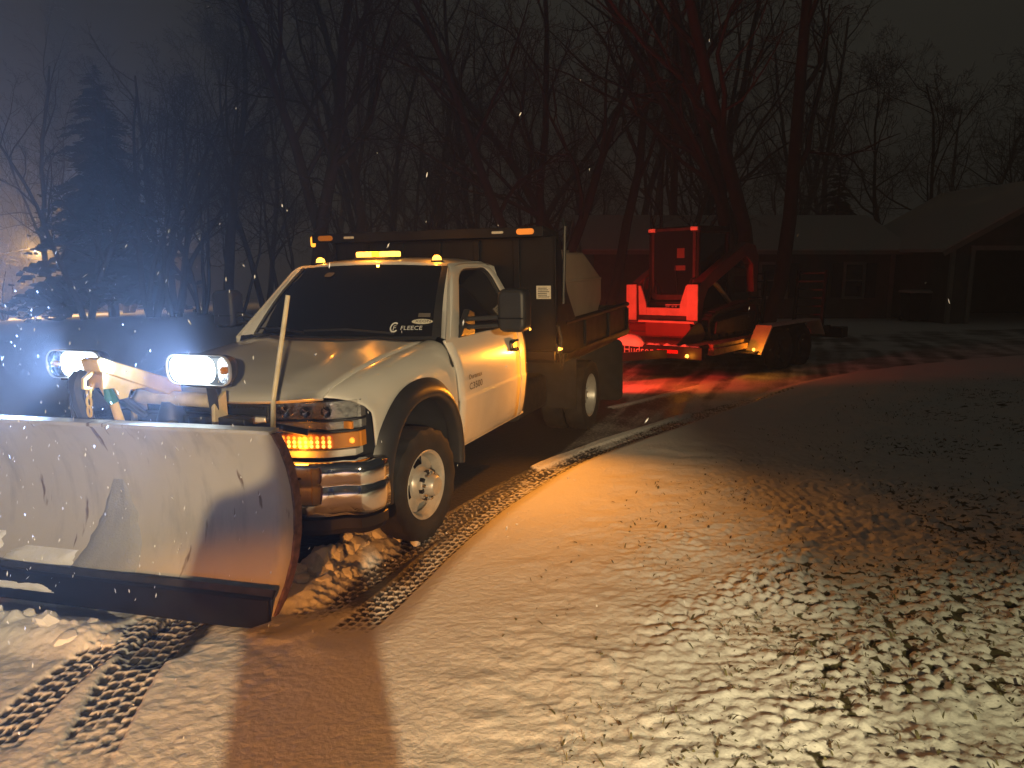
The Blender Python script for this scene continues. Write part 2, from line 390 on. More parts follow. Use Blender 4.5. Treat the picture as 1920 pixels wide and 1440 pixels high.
def worley(x, y, seed=0):
    ix, iy = np.floor(x), np.floor(y); best = np.full(x.shape, 9.)
    for i in (-1, 0, 1):
        for j in (-1, 0, 1):
            px = ix+i+_h(ix+i, iy+j, seed); py = iy+j+_h(ix+i, iy+j, seed+5)
            best = np.minimum(best, (px-x)**2 + (py-y)**2)
    return np.sqrt(best)
def smooth(a, b, x):
    t = np.clip((x-a)/(b-a), 0, 1); return t*t*(3-2*t)
def polyline(pts, x, y):
    """signed distance (positive to the right of the direction of travel) and arc length"""
    best = np.full(x.shape, 1e9); sg = np.zeros(x.shape); arc = np.zeros(x.shape); acc = 0
    for k, ((ax, ay), (bx, by)) in enumerate(zip(pts[:-1], pts[1:])):
        dx, dy = bx-ax, by-ay; L = math.hypot(dx, dy)
        t = ((x-ax)*dx + (y-ay)*dy)/L**2; tc_ = np.clip(t, 0, 1)
        d = np.hypot(x-ax-tc_*dx, y-ay-tc_*dy); m = d < best
        cr = ((x-ax)*dy - (y-ay)*dx)/L
        best = np.where(m, d, best); sg = np.where(m, np.sign(cr), sg); arc = np.where(m, acc + tc_*L, arc); acc += L
    return best*np.where(sg == 0, 1, sg), arc
def spline(pts, n=8):
    pts = [np.array(p, float) for p in pts]; P = [2*pts[0]-pts[1]] + pts + [2*pts[-1]-pts[-2]]; out = []
    for i in range(1, len(P)-2):
        for k in range(n):
            t = k/n; a, b, c, d = P[i-1], P[i], P[i+1], P[i+2]
            out.append(tuple(.5*((2*b) + (c-a)*t + (2*a-5*b+4*c-d)*t*t + (3*b-a-3*c+d)*t**3)))
    return out + [tuple(pts[-1])]

# ------------------------------------------------------------------ ground
EDGE = spline([(-1.25, -6), (-1.05, 1.0), (-.88, 2.6), (-.71, 3.62), (-.33, 4.88), (.18, 6.01), (.71, 6.92), (2.1, 8.54), (4.3, 11.11), (6.9, 12.9), (11, 14.6), (22, 17.5), (60, 24)], 5)
T_A1 = spline([G(*p) for p in ((-60, 1480), (60, 1352), (130, 1292), (215, 1226), (300, 1168), (380, 1120), (470, 1060))], 4)
T_A2 = spline([G(*p) for p in ((130, 1500), (190, 1390), (240, 1300), (290, 1232), (350, 1168), (420, 1110), (500, 1050))], 4)
T_B1 = spline([G(*p) for p in ((540, 1196), (600, 1142), (690, 1082), (800, 1008), (880, 956), (960, 910), (1060, 862), (1200, 812), (1400, 752))], 4)
T_B2 = spline([G(*p) for p in ((625, 1222), (690, 1160), (780, 1080), (860, 1008), (930, 950), (1010, 905), (1120, 852), (1280, 800), (1480, 735))], 4)
R_1 = spline([G(*p) for p in ((1000, 880), (1110, 836), (1200, 806), (1290, 778))], 4)
R_2 = spline([G(*p) for p in ((1140, 764), (1220, 746), (1340, 716))], 4)
W_1 = [G(*p) for p in ((556, 1122), (610, 1086), (665, 1048), (705, 1030))]
W_2 = [to_world(1.93, .05), to_world(1.98, -.35), to_world(2.02, -.8), to_world(2.1, -1.4)]
def ground_h(x, y, full=False):
    x = np.asarray(x, float); y = np.asarray(y, float)
    s, arc = polyline(EDGE, x, y)
    q = -.75*x + .5*y
    z = -.068*np.maximum(0, q-14) * smooth(14, 24, q)
    z = z - .028*np.maximum(0, y-14)*smooth(14, 20, y)*smooth(-14, -2, x)
    z = z - .021*np.clip(-s-.25, 0, 5)*smooth(40, 14, np.hypot(x, y))
    near = smooth(60, 10, np.hypot(x, y))
    z = z + (.075*smooth(-.02, .22, s) + .045*smooth(.2, 3.5, s)*fbm(x*.5, y*.5, 3, 3))*near
    if not full: return z
    # ---- lawn lumps
    w1 = worley(x*16 + .8*fbm(x*3, y*3, 5), y*16, 11); w2 = worley(x*21, y*21, 23)
    rough = smooth(.35, 2.4, s + .9*(fbm(x*.9, y*.9, 9)-.5))*near
    soft = smooth(.05, .9, s)*near
    lump = (1-np.clip(w1, 0, 1))
    z = z + soft*.018*(fbm(x*2.2, y*5, 31)-.5) + soft*.020*(fbm(x*7, y*7, 33)-.5) + rough*(.042*lump*smooth(.3, .75, fbm(x*2.6, y*2.6, 41)) + .017*(1-np.clip(w2, 0, 1)))
    z = z + .004*fbm(x*30, y*30, 51)*near
    gap = smooth(.55, .74, w1 + .22*(fbm(x*14, y*14, 61)-.5)) * smooth(.40, .55, fbm(x*1.3, y*1.3, 71))
    litter = np.clip(rough*(gap*1.0), 0, 1) * smooth(1.0, 2.6, s)
    # ---- the driven lane
    X = (x-TRUCK.x)*math.cos(PSI) + (y-TRUCK.y)*math.sin(PSI); Y = -(x-TRUCK.x)*math.sin(PSI) + (y-TRUCK.y)*math.cos(PSI)
    n1 = fbm(x*3, y*3, 81); n2 = fbm(x*.8, y*.8, 83)
    lane = smooth(1.55, 1.0, X)*smooth(.02, -.12, s)*smooth(-7.5, -6.0, s)
    asph = lane*(.62 + .5*(n1-.5) + .5*(n2-.5) - .34*smooth(-2.6, -5.0, X)*smooth(.35, .7, fbm(X*.35, Y*5, 87)))
    under = smooth(1.5, .9, X)*smooth(-6.2, -5.2, X)*smooth(1.25, 1.05, np.abs(Y))
    asph = np.maximum(asph, under*(.95 + .5*(n1-.5)))
    fore = smooth(1.0, 1.7, X)*smooth(.05, -.3, s)
    z = z + smooth(1.0, 1.7, X)*(1-smooth(-.02, .22, s))*(.030 + .043*smooth(4.2, 3.0, y)) + fore*.006*(fbm(x*11, y*11, 91)-.5) + .010*(fbm(x*26, y*26, 93)-.5)*fore
    # scraped bare patch in front of the blade
    pts = [G(*p) for p in ((300, 1235), (345, 1180), (420, 1140), (520, 1075))]
    d, _ = polyline(pts, x, y); pat = smooth(.20, .13, np.abs(d) + .08*(n1-.5))
    asph = np.maximum(asph, pat*.85); z = z - .022*pat
    # ---- tyre prints
    for pl, wd, dp, pitch, pres in ((T_A1, .22, .019, .078, 1), (T_A2, .24, .019, .078, 1), (T_B1, .21, .022, .072, 1), (T_B2, .21, .020, .072, 1)):
        d, a = polyline(pl, x, y); a = a + .03*(fbm(x*5, y*5, 101)-.5); d = d + .02*(fbm(x*5, y*5, 103)-.5); b = d/wd + .5
        ins = smooth(0, .05, b)*smooth(1, .95, b)*smooth(.01, .30, a + .25*(n1-.5))
        rib = np.floor(np.clip(b, 0, .999)*5); fb = np.clip(b, 0, .999)*5 - rib
        sh = a/pitch + rib*.37 + .25*np.sin(rib*2.1) + np.abs(fb-.5)*.35
        fa = sh - np.floor(sh)
        groove = np.maximum(smooth(.19, .07, np.abs(fa-.5)*1.0), smooth(.15, .05, np.minimum(fb, 1-fb)))
        fade = 1 - .35*smooth(2.5, 7, a)
        keep = ins*fade*np.clip(.05 + 1.7*n1, 0, 1)*np.clip(.45 + 1.1*fbm(x*9, y*9, 107), 0, 1)
        z = z - keep*dp*(1-.72*groove) + .012*smooth(.10, .0, np.abs(np.abs(d)-wd*.56))*(1-ins)*fore
        asph = np.where(keep > .05, np.maximum(asph*(1-.5*keep*groove), keep*((1-groove)*1.15 + .12)), asph)
    # ---- ridges the tyres left
    for pl, wd in ((R_1, .075), (R_2, .10)):
        d, a = polyline(pl, x, y); r = smooth(wd, wd*.35, np.abs(d) + .05*(n1-.5)) * (a > .02)
        z = z + .022*r; asph = asph*(1-.8*r)
    # mounds that the clods lie on
    for pl, wd, hh in ((W_1, .26, .085), (W_2, .24, .075)):
        d, a = polyline(pl, x, y); t = np.clip(1-np.abs(d)/wd, 0, 1)*(.6+.9*fbm(x*6, y*6, 95)); z = z + hh*t*t*(3-2*np.clip(t, 0, 1)) + .03*np.minimum(t, 1)*(fbm(x*17, y*17, 97)-.5); asph = asph*(1-smooth(.15, .5, t))
    return z, np.clip(asph, 0, 1), litter
def lin(*spec):
    out = [spec[0]]
    for end, st0, st1 in spec[1:]:
        st = st0
        L = abs(end-out[-1]); sgn = 1 if end > out[-1] else -1; a0 = out[-1]
        while abs(out[-1]-a0) < L:
            t = abs(out[-1]-a0)/L; out.append(out[-1] + sgn*(st0*(st1/st0)**t))
        out[-1] = end
    return out
xs = lin(-2.6, (-.25, .0098, .0098), (2.2, .015, .015), (6, .016, .09), (16, .1, .5), (120, .6, 20))
xs = sorted(set(lin(-2.6, (-9, .014, .2), (-30, .22, 1.2), (-120, 1.4, 20)) + xs))
ys = lin(2.3, (4.1, .0100, .0100), (5.0, .0125, .0145), (12, .016, .08), (32, .09, .7), (160, .8, 20)); ys = sorted(set(lin(2.3, (-30, .08, 5)) + ys))
xs, ys = np.array(xs), np.array(ys)
gx, gy = np.meshgrid(xs, ys); sh = gx.shape
gz, ga, gl = ground_h(gx.ravel(), gy.ravel(), True)
nv = gx.size; ni, nj = sh
me = bpy.data.meshes.new('ground'); me.vertices.add(nv)
me.vertices.foreach_set('co', np.stack([gx.ravel(), gy.ravel(), gz], 1).ravel().astype(np.float32))
ii, jj = np.meshgrid(np.arange(ni-1), np.arange(nj-1), indexing='ij'); a = (ii*nj+jj).ravel()
fc = np.stack([a, a+1, a+nj+1, a+nj], 1).astype(np.int32)
me.loops.add(fc.size); me.loops.foreach_set('vertex_index', fc.ravel())
me.polygons.add(len(fc)); me.polygons.foreach_set('loop_start', np.arange(0, fc.size, 4, dtype=np.int32)); me.polygons.foreach_set('loop_total', np.full(len(fc), 4, np.int32))
me.polygons.foreach_set('use_smooth', np.ones(len(fc), bool)); me.update(); me.validate()
for nm, arr in (('asphalt', ga), ('litter', gl)):
    at = me.attributes.new(nm, 'FLOAT', 'POINT'); at.data.foreach_set('value', arr.astype(np.float32))
me.materials.append(M['ground'])
ground = bpy.data.objects.new('ground', me); COL.objects.link(ground)
tag(ground, 'snow covered lawn and tracked road', kind='structure')
def gh(x, y): return float(ground_h(np.array([x]), np.array([y]))[0])

# ------------------------------------------------------------------ dump truck
truck = empty('dump_truck', TRUCK, (ROLL, 0, PSI))
tag(truck, 'white regular cab dump truck with black dump body and amber roof lights', 'truck')
# --- hood
def hood_z(s, y):
    zc = interp(s, [0, .03, .10, .3, .6, 1], [1.068, 1.098, 1.133, 1.198, 1.262, 1.325])
    ze = interp(s, [0, .03, .10, .3, .6, 1], [1.098, 1.122, 1.150, 1.205, 1.255, 1.300])
    a = abs(y)/.74
    bulge = .014*math.exp(-((a-.62)/.16)**2) * min(1, s*4)
    return zc + (ze-zc)*a**2.2 + bulge
def hood_x(s, y):
    a = abs(y)/.74
    return (.925 - .105*a**2.4)*(1-s) + (-.20 - .27*a**2)*s
mb = MB(); rows = []
SS = [0, .012, .03, .06, .10, .16, .24, .33, .43, .54, .66, .78, .90, 1]
YY = np.linspace(-.74, .74, 27)
rows.append([(hood_x(0, y)-.012, y, hood_z(0, y)-.018) for y in YY])
for s_ in SS: rows.append([(hood_x(s_, y), y, hood_z(s_, y)) for y in YY])
mb.grid(rows); mb.build('hood', 'paint', truck, angle=50, solid=.012)
# --- fenders
ARC_C, ARC_RX, ARC_RZ, ARC_Z0 = .06, .555, .60, .45
def arch_z(X, k=1.0, e=2.3):
    t = abs(X-ARC_C)/(ARC_RX*k)
    return ARC_Z0 + (ARC_RZ*k*(1-t**e)**(1/e) if t < 1 else 0)
def fender_y(X): return -.16*max(0, (X-.42)/.42)**2.2
mb = MB(); rows = []
XF = [.815, .815, .79, .745, .685, .637, .607] + [.600]*6
for t in [0, .02, .05, .09, .13, .17, .21, .25, .30, .36, .43, .50, .58, .66, .74, .80, .86, .90, .93, .96, .985, 1]:
    xk = [a + t*(-.515-a) for a in XF]
    s_ = min(1, max(0, (.82-xk[0])/(.82+.47))); zt = hood_z(s_, .74)
    row = []; prof = [(.742, -.030), (.748, -.006), (.79, -.008), (.845, -.030), (.895, -.072), (.932, -.135), (.952, -.21)]
    for k, (y, dz) in enumerate(prof):
        row.append((xk[k], y + fender_y(xk[k])*(.6 if k < 3 else 1)*.7, zt + dz*(1 if t > .1 else .55+4.5*t)))
    X = xk[7]; zb = max(arch_z(X), .50) if X < .60 else max(.775, arch_z(X)); z0 = row[-1][2]
    for k in range(1, 7):
        z = z0 + (zb-z0)*k/6 if zb < z0 else z0-.001*k
        row.append((xk[6+k], .952 + fender_y(X)*.7 + .014*math.sin(min(1, (z0-z)/.3)*1.5), z))
    rows.append(row)
mb.grid(rows)
for q, nm in ((mb, 'fender'), (mb.flipped(), 'fender')): q.build(nm, 'paint', truck, angle=50, solid=.01)
# cowl panel under the windscreen
part('cowl', 'blackplastic', truck, lambda m: m.grid([[(hood_x(1, y)+.03, y, hood_z(1, y)-.012) for y in YY], [(hood_x(1, y)-.16, y*1.02, hood_z(1, y)+.022) for y in YY]]))
# --- flares
def flare():
    m = MB(); rows = []
    prof = [(1.085, .962), (1.05, .985), (.99, 1.018), (.93, 1.032), (.885, 1.028), (.865, 1.0), (.86, .93)]
    for a in np.linspace(-4, 184, 42):
        ca, sa = math.cos(R(a)), math.sin(R(a)); row = []
        for k, y in prof:
            e = 2.3; rr = (abs(ca)**e + abs(sa)**e)**(-1/e)
            yo = fender_y(ARC_C + k*ARC_RX*rr*ca)*.75
            row.append((ARC_C + k*ARC_RX*rr*ca, y+yo, ARC_Z0 + k*ARC_RZ*rr*sa if sa > 0 else ARC_Z0 + k*ARC_RZ*rr*sa))
        rows.append(row)
    return m.grid(rows)
for q in (flare(), flare().flipped()): q.build('fender_flare', 'flare', truck, angle=60)
for sg in (1, -1):   # wheel wells
    m = MB(); rows = []
    for a in np.linspace(-15, 195, 26):
        ca, sa = math.cos(R(a)), math.sin(R(a)); rows.append([(ARC_C+.54*ca, sg*y, ARC_Z0+.56*sa) for y in (.93, .55)])
    m.grid(rows); m.build('wheel_well', 'blackplastic', truck)
# --- doors and lower cab side
def side_y(z, X=0): return interp(z, [.46, .50, .56, .70, .845, .86, 1.0, 1.14, 1.24, 1.30], [.915, .938, .955, .972, .985, .978, .976, .968, .950, .925])
def door_front(z): return interp(z, [.46, .84, 1.06, 1.2, 1.30], [-.525, -.525, -.505, -.44, -.40])
ZZ = [.485, .50, .53, .58, .66, .76, .835, .848, .858, .872, .95, 1.05, 1.14, 1.20, 1.25, 1.285, 1.305]
def body_panel(x0, x1, zlo=None, round_rear=0):
    m = MB(); rows = []
    for z in ZZ:
        a = x0(z) if callable(x0) else x0; b = x1(z) if callable(x1) else x1
        row = []
        for t in np.linspace(0, 1, 13):
            X = a + (b-a)*t; y = side_y(z)
            if round_rear: y -= round_rear*max(0, (t-.35)/.65)**3
            row.append((X, y, z))
        rows.append(row)
    return m.grid(rows)
for sg in (1, -1):
    q = body_panel(lambda z: door_front(z)-.006, -1.765)
    if sg < 0: q = q.flipped()
    door = q.build('door', 'paint', truck, angle=28, solid=.02)
    q = body_panel(-1.773, lambda z: -2.01 + .05*max(0, (z-1.0))+ .03*max(0, .62-z)*8, round_rear=.10)
    if sg < 0: q = q.flipped()
    q.build('cab_corner', 'paint', truck, angle=28, solid=.02)
    m = MB(); m.prism([(-.53, .47), (-1.98, .47), (-1.95, .50), (-.53, .505)], 1, sg*.78, sg*.93); m.build('rocker_panel', 'paint', truck, bevel=.012)
    # handle: recessed dark cup with chrome pull
    hx, hz = -1.62, 1.135
    m = MB(); m.prism([(hx+p[0], hz+p[1]) for p in rrect(.15, .10, .035)], 1, sg*.962, sg*.979); h = m.build('door_handle', 'blackplastic', door, bevel=.006)
    m = MB(); m.tube([(hx-.065, sg*.985, hz-.028), (hx-.04, sg*1.0, hz-.04), (hx+.04, sg*1.0, hz-.04), (hx+.068, sg*.985, hz-.012), (hx+.068, sg*.985, hz+.02), (hx+.04, sg*.995, hz+.042), (hx-.05, sg*.995, hz+.042)], .011, 8); m.build('handle_pull', 'chrome', h) if False else m.build('handle_pull', 'chrome', door)
# black drip seam behind and in front of the door: dark backing
for sg in (1, -1):
    m = MB(); rows = []
    for z in ZZ: rows.append([(x, sg*(side_y(z)-.022), z) for x in (-.44 if z > 1.1 else -.50, -1.99)])
    m.grid(rows); m.build('door_jamb', 'blackplastic', truck)
# badge on the driver's door
bm_ = MB()
bm_.text('Duramax', .052, lambda c: (-.665 - c.x*1.25, .987, .985 + c.y + c.x*.0), .002)
bm_.build('badge', 'ink', truck, smooth=False)
bm_ = MB(); bm_.text('C3500', .074, lambda c: (-.665 - c.x*1.25, .987, .905 + c.y), .002); bm_.build('badge', 'ink', truck, smooth=False)
# --- glasshouse
def gl_y(z): return interp(z, [1.28, 1.35, 1.5, 1.65, 1.80, 1.87], [.935, .915, .86, .80, .725, .66])
def seg_pts(p, q, n): return [(p[0]+(q[0]-p[0])*k/n, p[1]+(q[1]-p[1])*k/n) for k in range(n)]
def round_poly(c, r, n=5):
    out = []
    for i in range(len(c)):
        p0, p, p1 = Vector(c[i-1]), Vector(c[i]), Vector(c[(i+1) % len(c)])
        a = p + (p0-p).normalized()*r[i]; b = p + (p1-p).normalized()*r[i]
        for k in range(n+1):
            t = k/n; out.append(tuple((1-t)**2*a + 2*t*(1-t)*p + t*t*b))
    return out
win_in = round_poly([(-.66, 1.305), (-1.09, 1.795), (-1.665, 1.800), (-1.865, 1.300)], [.05, .17, .10, .05])
win_out = round_poly([(-.40, 1.285), (-.955, 1.842), (-1.74, 1.858), (-2.02, 1.285)], [.02, .06, .16, .02])
for sg in (1, -1):
    m = MB(); n = len(win_in); rows = []
    for t, dy in ((0, 0), (.45, .0), (.85, .0), (1, -.012), (1.0, -.035)):
        row = []
        for a, b in zip(win_out, win_in):
            x, z = a[0]+(b[0]-a[0])*t, a[1]+(b[1]-a[1])*t; row.append((x, sg*(gl_y(z)+dy), z))
        rows.append(row)
    m.grid(rows, close=True); m.build('window_frame', 'paint', truck, angle=50)
    m = MB(); c = (sum(p[0] for p in win_in)/n, sum(p[1] for p in win_in)/n)
    rows = [[(c[0]+(p[0]-c[0])*t, sg*(gl_y(c[1]+(p[1]-c[1])*t)-.026), c[1]+(p[1]-c[1])*t) for p in win_in] for t in (1.01, .6, .2)]
    m.grid(rows, close=True); k = len(m.v)-n; m.f.append(tuple(range(k, k+n))); m.build('side_window', 'glass', truck, angle=60)
    m = MB(); rows = [[(c[0]+(p[0]-c[0])*t, sg*(gl_y(c[1]+(p[1]-c[1])*t)-d), c[1]+(p[1]-c[1])*t) for p in win_in] for t, d in ((1.012, .008), (.965, .018), (.955, .028))]
    m.grid(rows, close=True); m.build('window_seal', 'blackplastic', truck)
# windscreen
def ws(u, t):   # u -1..1 across, t 0 bottom 1 top
    yb, yt = .815, .665; y = u*(yb + (yt-yb)*t)
    xb = -.20 - .30*abs(u)**2; xt = -.925 - .06*abs(u)**2
    zb = 1.325 - .015*abs(u)**2; zt = 1.838 - .020*abs(u)**2
    k = .03*math.sin(math.pi*t)
    return (xb + (xt-xb)*t + k*.7, y, zb + (zt-zb)*t + k*.6)
U = np.linspace(-1, 1, 21); TT = np.linspace(0, 1, 9)
wso = MB().grid([[ws(u, t) for u in U] for t in TT]).build('windscreen', 'glass', truck, angle=60)
m = MB()
for u0, u1 in ((.965, 1.035), (-1.035, -.965)): m.grid([[tuple(Vector(ws(u, t)) + Vector((.004, 0, .006))) for u in (u0, u1)] for t in TT])
m.grid([[tuple(Vector(ws(u, t)) + Vector((.004, 0, .006))) for u in U] for t in (-.03, .012)])
m.build('windscreen_seal', 'blackplastic', truck)
# A pillar strips: paint between windscreen edge and door frame
for sg in (1, -1):
    m = MB(); rows = []
    for t in np.linspace(-.02, 1, 12):
        a = Vector(ws(sg*1.03, t)); z = a.z; x = interp(z, [1.285, 1.842], [-.40, -.955]) - .06
        b = Vector((x, sg*(gl_y(z)+.002), z)); mid = (a+b)/2 + Vector((.015, sg*.014, .004))
        rows.append([a + Vector((0, 0, .004)), a + Vector((.004, sg*.004, .012)), mid, b])
    m.grid(rows); m.build('windscreen_pillar', 'paint', truck, angle=60)
# roof
def roof_z(x, y):
    a = abs(y)/.70
    return 1.895 - .055*a**3.2 - .028*max(0, (x+1.25)/.3)**1.8 - .03*max(0, (-1.55-x)/.3)**2
m = MB(); rows = []
yr = [-.715, -.69, -.66, -.62, -.55, -.45, -.3, -.15, 0, .15, .3, .45, .55, .62, .66, .69, .715]
xr = [-.93, -.945, -.97, -1.0, -1.05, -1.12, -1.22, -1.35, -1.5, -1.62, -1.72, -1.79, -1.83, -1.855]
for i, x in enumerate(xr):
    row = []
    for y in yr:
        z = roof_z(x, y); xx = x - .06*(abs(y)/.7)**2*(1-i/13)
        if i == 0: z = min(z, 1.842 - .02*(y/.66)**2)
        row.append((xx, y, z))
    rows.append(row)
rows.append([(-1.90, y*1.02, 1.70) for y in yr]); rows.append([(-1.97, y*1.22, 1.45) for y in yr]); rows.append([(-2.0, y*1.26, 1.27) for y in yr]); rows.append([(-2.0, y*1.22, .55) for y in yr])
m.grid(rows); m.build('cab_roof', 'paint', truck, angle=55)
# interior hints: dash and seat back, mirror
part('dashboard', 'blackplastic', truck, lambda m: m.box(-.75, -.45, -.72, .72, 1.12, 1.26), bevel=.03)
# roof lamps
def clearance(y):
    o = part('clearance_lamp', 'e_amber_hot', truck, lambda m: m.lathe([(.001, .047), (.018, .044), (.034, .03), (.040, .0)], 14, 2, (-1.07, y, roof_z(-1.07, y)+.004)))
    part('lamp_base', 'blackplastic', o, lambda m: m.lathe([(.047, .006), (.05, -.012)], 14, 2, (-1.07, y, roof_z(-1.07, y)+.004)))
    lamp('clearance_lamp_light', 'POINT', (-1.04, y, roof_z(-1.07, y)+.085), 1.3, AMBER, None, .008, parent=truck)
clearance(.55); clearance(-.55)
lb = part('light_bar', 'blackplastic', truck, lambda m: m.prism([(y, z+1.893) for y, z in rrect(.40, .022, .010)], 0, -1.17, -1.035), bevel=.005)
for k in range(5):
    part('led_lamp', 'e_amber_hot' if k in (0, 1, 3, 4) else 'e_amber', lb, lambda m: m.prism([((k-2)*.074 + y, z+1.925) for y, z in rrect(.066, .045, .012)], 0, -1.15, -1.042), bevel=.004)
lamp('light_bar_light', 'POINT', (-1.0, 0, 1.985), 5, AMBER, None, .012, parent=truck)
# wipers, stickers
for y0, y1 in ((.55, -.12), (-.12, -.72)):
    m = MB(); m.tube([tuple(Vector(ws(y0/.8, .02)) + Vector((.02, 0, .025))), tuple(Vector(ws((y0+y1)/1.6, .05)) + Vector((.02, 0, .035))), tuple(Vector(ws(y1/.8, .035)) + Vector((.02, 0, .03)))], .008, 6); m.build('wiper', 'blackplastic', truck)
def on_ws(u0, t0, su, st):
    def f(c):
        p = Vector(ws(u0 - 0 + c.x*su, t0 + c.y*st)); return tuple(p + Vector((.006, 0, .009)))
    return f
m = MB(); m.text('FLEECE', .055, on_ws(.715, .085, 1.0, 1.25), 0)
for k in (0,):
    ring = [(math.cos(t), math.sin(t)) for t in np.linspace(.9, 5.6, 18)]
    m.grid([[on_ws(.665, .115, .036, .062)(Vector((a*r, b*r, 0))) for a, b in ring] for r in (1, .68)])
    m.text('F', .062, on_ws(.652, .082, 1, 1.3), 0)
ov = [(math.cos(t), math.sin(t)) for t in np.linspace(0, 2*math.pi, 20, endpoint=False)]
m.build('windscreen_sticker', 'whiteprint', truck, smooth=False)
m = MB(); m.add([on_ws(.88, .185, .085, .032)(Vector((a, b, 0))) for a, b in ov], [tuple(range(20))]); m.build('windscreen_sticker', 'label', truck, smooth=False)
m = MB(); m.text('XEON', .046, lambda c: tuple(Vector(on_ws(.825, .168, 1, 1)(c)) + Vector((.003, 0, .004))), 0); m.build('windscreen_sticker', 'ink', truck, smooth=False)
m = MB(); m.add([on_ws(.89, .265, 1, 1)(Vector((a, b, 0))) for a, b in ((-.05, -.025), (.05, -.025), (.05, .025), (-.05, .025))], [(0, 1, 2, 3)]); m.build('windscreen_sticker', 'siding', truck, smooth=False)
m = MB(); m.add([on_ws(-.42, .84, 1, 1)(Vector((a*1.4, b*1.4, 0))) for a, b in rrect(.09, .05, .02)], [tuple(range(20))]); m.build('mirror_pad', 'siding', truck, smooth=False)
# --- mirrors
for sg in (1, -1):
    m = MB(); m.prism([(y*1.0, z) for y, z in [(sg*(1.315+p[0]), 1.495+p[1]) for p in rrect(.215, .315, .055)]], 0, -.86, -.70)
    mi = m.build('tow_mirror', 'blackplastic', truck, bevel=.03, seg=3)
    m = MB(); m.prism([(sg*(1.315+p[0]), 1.53+p[1]) for p in rrect(.17, .20, .03)], 0, -.868, -.86); m.build('mirror_glass', 'glass', mi)
    m = MB(); m.box(-.705, -.695, sg*1.22, sg*1.41, 1.435, 1.445); m.build('mirror_groove', 'black', mi)
    for z in (1.375, 1.435): part('mirror_arm', 'blackplastic', mi, lambda m: m.beam((-.77, sg*.90, z-.01), (-.78, sg*1.22, z+.01), .05, .035), bevel=.008)
    m = MB(); m.prism([(-.62, 1.30), (-.90, 1.30), (-.90, 1.47), (-.80, 1.50)], 1, sg*.895, sg*.945); m.build('mirror_foot', 'blackplastic', mi, bevel=.01)
    if sg > 0: lamp('mirror_marker_light', 'SPOT', (-.82, 1.47, 1.32), 44, AMBER, None, .02, 140, 1.0, parent=truck).rotation_euler = (R(12), R(-22), 0)
    part('mirror_marker', 'e_amber_hot' if sg > 0 else 'amberlens', mi, lambda m: m.lathe([(.001, .012), (.012, 0)], 10, 1, (-.80, sg*1.424, 1.355)))
# --- nose
def nose_x(y, z=1.0): return .895 - .10*(abs(y)/.74)**2.6 if abs(y) < .74 else .795 - (abs(y)-.74)*.72 - 1.6*(abs(y)-.74)**2
def nose_strip(y0, y1, z0, z1, off, th, n=14, slope=0, rise=0):
    m = MB(); rows = []
    for y in np.linspace(y0, y1, n):
        x = nose_x(y)+off; r_ = rise*max(0, (abs(y)-.4)/.5)
        rows.append([(x-th, y, z0), (x, y, z0), (x-slope, y, z1+r_), (x-th, y, z1+r_)])
    m.grid(rows, close=True); m.f.append((0, 1, 2, 3)); k = len(m.v)-4; m.f.append((k+3, k+2, k+1, k)); return m
nose_strip(-.75, .75, .76, 1.06, -.10, .02).build('radiator_support', 'blackplastic', truck)
gr = nose_strip(-.385, .385, .935, .975, .012, .05).build('grille_bar', 'paint', truck, bevel=.006)
m = MB()
for z in np.linspace(.80, 1.04, 12):
    if .94 < z < 1.01: continue
    for y in np.linspace(-.37, .35, 30):
        m.beam((nose_x(y)-.03, y, z), (nose_x(y)-.03, y+.03, z+.02), .008, .006); m.beam((nose_x(y)-.03, y, z+.02), (nose_x(y)-.03, y+.03, z), .008, .006)
tag(m.build('grille_mesh', 'darkmetal', truck, smooth=False), kind='stuff')
m = MB()
for z0, z1 in ((1.035, 1.05), (.77, .785)): m.v, m.f = m.v, m.f; q = nose_strip(-.40, .40, z0, z1, .008, .06); m.add(q.v, q.f)
for y in (-.395, .395): m.box(nose_x(y)-.06, nose_x(y)+.008, y-.012, y+.012, .77, 1.05)
m.build('grille_surround', 'blackplastic', truck, bevel=.004)
